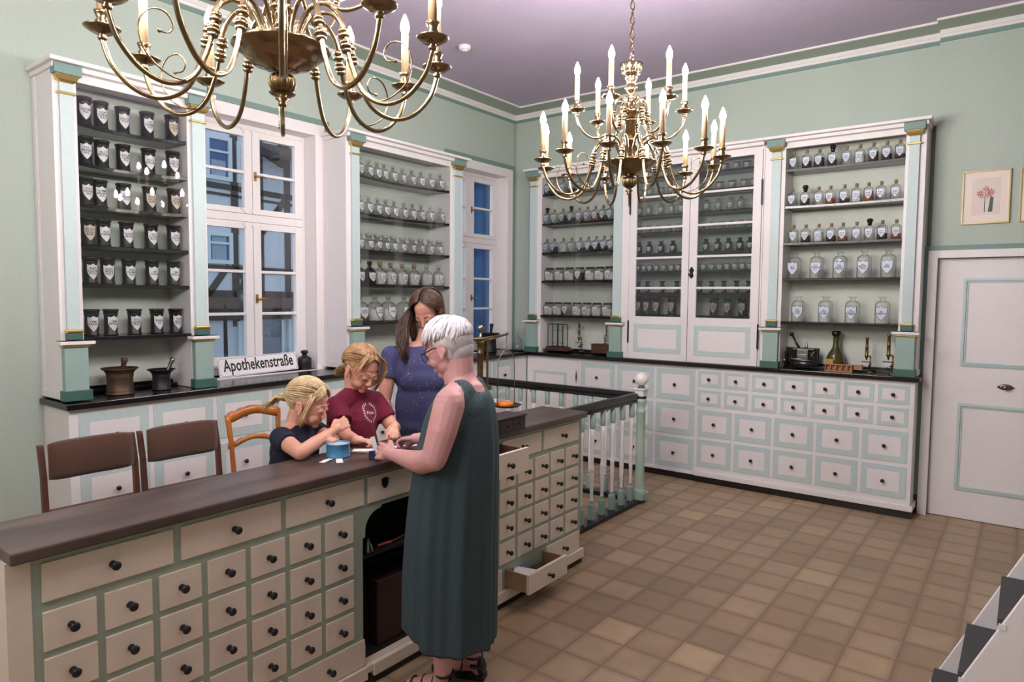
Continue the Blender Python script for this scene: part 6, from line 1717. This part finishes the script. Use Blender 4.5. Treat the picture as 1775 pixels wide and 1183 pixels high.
a = sR * .45 + ER * .55; m.tube([sR, a], [.056, .060], 16); m.ball(sR, .056, 16)
shirt = m.build('t_shirt', M_maroon, t); remesh(shirt, .006, 5)
m = Flesh(); m.chain([(V(1.92, -3.95, .66), .130), (V(1.92, -3.95, .58), .128)])
for q in (-1, 1): m.cap(V(1.92, -3.95 + q * .068, .60), .085, V(1.92, -3.95 + q * .066, .12), .055)
so = m.build('trousers', M_jeans, t); remesh(so, .008, 3)
# wreath print with the word in it
LC = V(2.070, -3.915, 1.088); m = MB(); lr, lh = .052, .043
def leaf(c, a, L, w):
    d = V(0, cos(a), sin(a)); n = V(0, -sin(a), cos(a)); m.add([c, c + d * L * .5 + n * w, c + d * L, c + d * L * .5 - n * w], [(0, 1, 2, 3)])
for sgn in (-1, 1):
    for k in range(11):
        th = radians(-82 + k * 15.0); c = V(.04, sgn * lr * cos(th), lh * sin(th)); tg = atan2(lh * cos(th), -sgn * lr * sin(th))
        leaf(c, tg + .6, .012, .0026); leaf(c, tg - .6, .012, .0026)
vs, fs = text_mesh('Fritz', .021)
m.add([(.04, v[0] * 1.85, v[1]) for v in vs], fs)
m.xf(Matrix.Translation(LC) @ Matrix.Rotation(radians(-16), 4, 'Z') @ Matrix.Rotation(radians(-6), 4, 'X'))
lg = m.build('chest_print', mat('white print', rgb(226, 216, 222), .8), t)
sw = lg.modifiers.new('on the cloth', 'SHRINKWRAP'); sw.target = shirt; sw.wrap_method = 'PROJECT'; sw.use_project_x = True; sw.use_negative_direction = True; sw.use_positive_direction = False; sw.offset = .0022
rnd = random.Random(21); hc, hr = (-.016, 0, .036), (.106, .090, .095); paths = []
kn_ = (-.105, 0, -.055)
for k in range(420):
    az = rnd.uniform(-1, 1)
    if rnd.random() < .65: st = V(rnd.uniform(.1, .85), (.12 + abs(az) * .3) * (1 if az > 0 else -1), 1).normalized()
    elif rnd.random() < .5: st = V(rnd.uniform(-.1, .4), az, rnd.uniform(.25, .7)).normalized()
    else: st = V(rnd.uniform(-.7, -.12), 1.2 * az, rnd.uniform(-.35, .4)).normalized()
    pts = arc(hc, hr, st, V(-.9, az * .35, -.55), 8, .04, .012, rnd); pts[-1] = (kn_[0] + .012, rnd.uniform(-.015, .015), kn_[2] + rnd.uniform(-.012, .012)); paths.append((pts, rnd.uniform(.003, .0055)))
for k in range(70):
    a, r = rnd.uniform(0, 6.28), rnd.uniform(0, .022)
    paths.append(([(kn_[0] + .01, r * cos(a), kn_[2] + r * sin(a)), (kn_[0] - .02, r * 2 * cos(a) - .01, kn_[2] - .015 + r * sin(a)), (kn_[0] - .01 + rnd.uniform(-.02, .02), r * 3 * cos(a) - .01, kn_[2] - .055)], .0035))
for sd_ in (-1, 1):
    for k in range(20 if sd_ > 0 else 7):   # long strands falling beside the face
        x0 = rnd.uniform(.020, .070); dz = rnd.uniform(.0, .055); jy = rnd.uniform(-.010, .012)
        if sd_ < 0: dz *= .45
        pts = [(x0 * .6, sd_ * .02, .125), (x0 + .01, sd_ * .055, .105), (x0 + .022, sd_ * .082, .055), (x0 + .018, sd_ * (.086 + jy * .6), .01), (x0 + .014, sd_ * (.083 + jy * .6), -.03 - dz * .3), (x0 + .016 + jy * .4, sd_ * (.074 + jy), -.05 - dz)]
        if sd_ < 0: pts = [(a - .012, b * .97, c) for a, b, c in pts[:4]]
        paths.append((pts, rnd.uniform(.002, .0038)))
for k in range(110):   # hairline swept from the parting to the temples
    sg = rnd.choice((-1, 1)); pts = arc(hc, (.106, .090, .096), V(rnd.uniform(.45, .80), sg * rnd.uniform(.0, .1), .8), V(rnd.uniform(.45, .88), sg * rnd.uniform(.6, 1), rnd.uniform(.12, .42)), 6, .03, .006, rnd); paths.append((pts, rnd.uniform(.0025, .004)))
locks('hair', t, M_hairD, HC, HR, s_, paths, base=[((-.026, 0, .042), (.092, .085, .082)), ((-.050, 0, -.005), (.060, .062, .055))])

# ----------------------------------------------------------------- brown haired woman behind the counter
t = thing('person', 'long brown-haired person in a navy printed t-shirt looking down behind the children', 'person', (1.85, -3.36, 0))
HC = V(1.872, -3.315, 1.592); HR = frame(-72, 38, 2)
fl = Flesh(); hp = head(fl, t, HC, HR, 1.0, mouth=1.2, brow=mat('brown brow', rgb(84, 56, 46), .8))
yw = radians(-32); Fk = V(cos(yw), sin(yw), 0); Lk = V(-Fk.y, Fk.x, 0); Cm = V(1.835, -3.345, 0)
nb = Cm + V(.005, .02, 1.40)
fl.cap(HC + HR @ V(-.035, 0, -.05), .052, nb, .05); fl.cap(HC + HR @ V(.0, 0, -.07), .04, nb, .048)
sR = Cm - Lk * .175 + V(0, 0, 1.335); sL = Cm + Lk * .175 + V(0, 0, 1.335)
fl.cap(nb - V(0, 0, .02), .05, sR, .048); fl.cap(nb - V(0, 0, .02), .05, sL, .048)
ER = sR + V(-.02, -.035, -.27); WR = ER + Fk * .16 + V(.02, .03, -.16)
fl.chain([(sR, .050), (sR * .5 + ER * .5, .046), (ER, .038), (WR, .025)]); hand(fl, WR, V(.4, 0, -.9), V(-.5, -.8, 0), 1, .95, (.4, .4, .4, .4))
EL = sL + V(-.01, .05, -.28); WL = EL + Fk * .20 + V(0, 0, -.06)
fl.chain([(sL, .050), (EL, .038), (WL, .026)]); hand(fl, WL, Fk, V(0, .3, .9), -1, .95, (.5, .5, .5, .5))
fl.chain([(Cm + V(0, 0, 1.25), .10), (Cm + V(0, 0, 1.05), .095), (Cm + V(0, 0, .90), .12)])
for q in (-1, 1): 
    h = Cm + Lk * .09 * q; fl.chain([(h + V(0, 0, .86), .09), (h + V(0, 0, .47), .058), (h + V(0, 0, .09), .04), (h + Fk * .13 + V(0, 0, .035), .032)])
b = fl.build('body', M_skinM, t); remesh(b, .0055, 4)
m = Flesh(); R_ = frame(-32)
m.ball(Cm + V(0, 0, 1.24), 1, 24, rad=(.118, .172, .150), rot=R_); m.ball(Cm + Fk * .015 + V(0, 0, 1.06), 1, 24, rad=(.118, .150, .17), rot=R_); m.ball(Cm + Fk * .01 + V(0, 0, .92), 1, 24, rad=(.130, .172, .10), rot=R_)
m.ball(Cm + Fk * .070 + V(0, 0, 1.185), 1, 22, rad=(.070, .142, .088), rot=R_)
m.cap(nb + V(0, 0, -.045), .062, sR + V(0, 0, .0), .055); m.cap(nb + V(0, 0, -.045), .062, sL, .055)
m.tube([sR, sR * .52 + ER * .48], [.060, .060], 18); m.ball(sR, .060, 18); m.tube([sL, sL * .52 + EL * .48], [.060, .060], 18); m.ball(sL, .06, 18)
m.ball(Cm + Fk * .02 + V(0, 0, 1.03), 1, 24, rad=(.120, .156, .24), rot=R_)
so = m.build('t_shirt', M_shirtM, t); remesh(so, .0065, 14, .6)
m = Flesh(); m.ball(Cm + V(0, 0, .87), 1, 24, rad=(.126, .172, .12), rot=R_)
for q in (-1, 1): h = Cm + Lk * .09 * q; m.chain([(h + V(0, 0, .80), .098), (h + V(0, 0, .45), .072), (h + V(0, 0, .10), .055)])
so = m.build('jeans', M_jeans, t); remesh(so, .008, 3)
rnd = random.Random(31); hc, hr = (-.016, 0, .038), (.112, .096, .104); paths = []
down = HR.transposed() @ V(0, 0, -1); fwd_out = HR.transposed() @ V(.30, -.15, 0)
for k in range(620):
    sd_ = rnd.choice((-1, 1)); x = rnd.uniform(-.80, .66)
    st = V(x, sd_ * .05, .9).normalized(); zend = rnd.uniform(-.25, .1)
    end = V(x * .5 - .06, sd_ * rnd.uniform(.85, 1), zend).normalized() if x > -.3 else V(x - .4, sd_ * rnd.uniform(.1, .9), zend).normalized()
    pts = arc(hc, hr, st, end, 6, .05 if x > .2 else .03, .006, rnd)
    L = rnd.uniform(.15, .27) * (.85 if x > .3 else 1); e = V(*pts[-1]); side = V(0, sd_ * .012, 0)
    for j in (1, 2, 3, 4, 5):
        q = e + down * L * j / 5 + side * (sin(j / 5 * pi)) + V(rnd.uniform(-.004, .004), rnd.uniform(-.004, .004), 0) + V(0, -sd_ * .012 * (j / 5) ** 2, 0)
        pts.append(tuple(q))
    paths.append((pts, rnd.uniform(.0035, .006)))
for k in range(150):   # heavy lock falling forward over her right shoulder
    x = rnd.uniform(-.25, .55); st = V(x, -.1, .9).normalized(); end = V(x * .6 + .10, -1, rnd.uniform(-.2, .1)).normalized()
    pts = arc(hc, hr, st, end, 6, .06, .006, rnd); e = V(*pts[-1]); L = rnd.uniform(.20, .33); oy = rnd.uniform(-.075, .005); fo = HR.transposed() @ (Fk * .11 - Lk * .05)
    for j in (1, 2, 3, 4, 5): pts.append(tuple(e + down * L * j / 5 + fo * sin(j / 5 * pi / 2) + V(0, oy * sin(j / 5 * 3) - .012 * sin(j / 5 * pi), 0) + V(rnd.uniform(-.003, .003), rnd.uniform(-.003, .003), 0)))
    paths.append((pts, rnd.uniform(.0035, .006)))
locks('hair', t, M_hairB, HC, HR, 1.0, paths, base=[((-.030, 0, .042), (.094, .086, .088)), ((-.055, 0, -.01), (.060, .066, .060))])
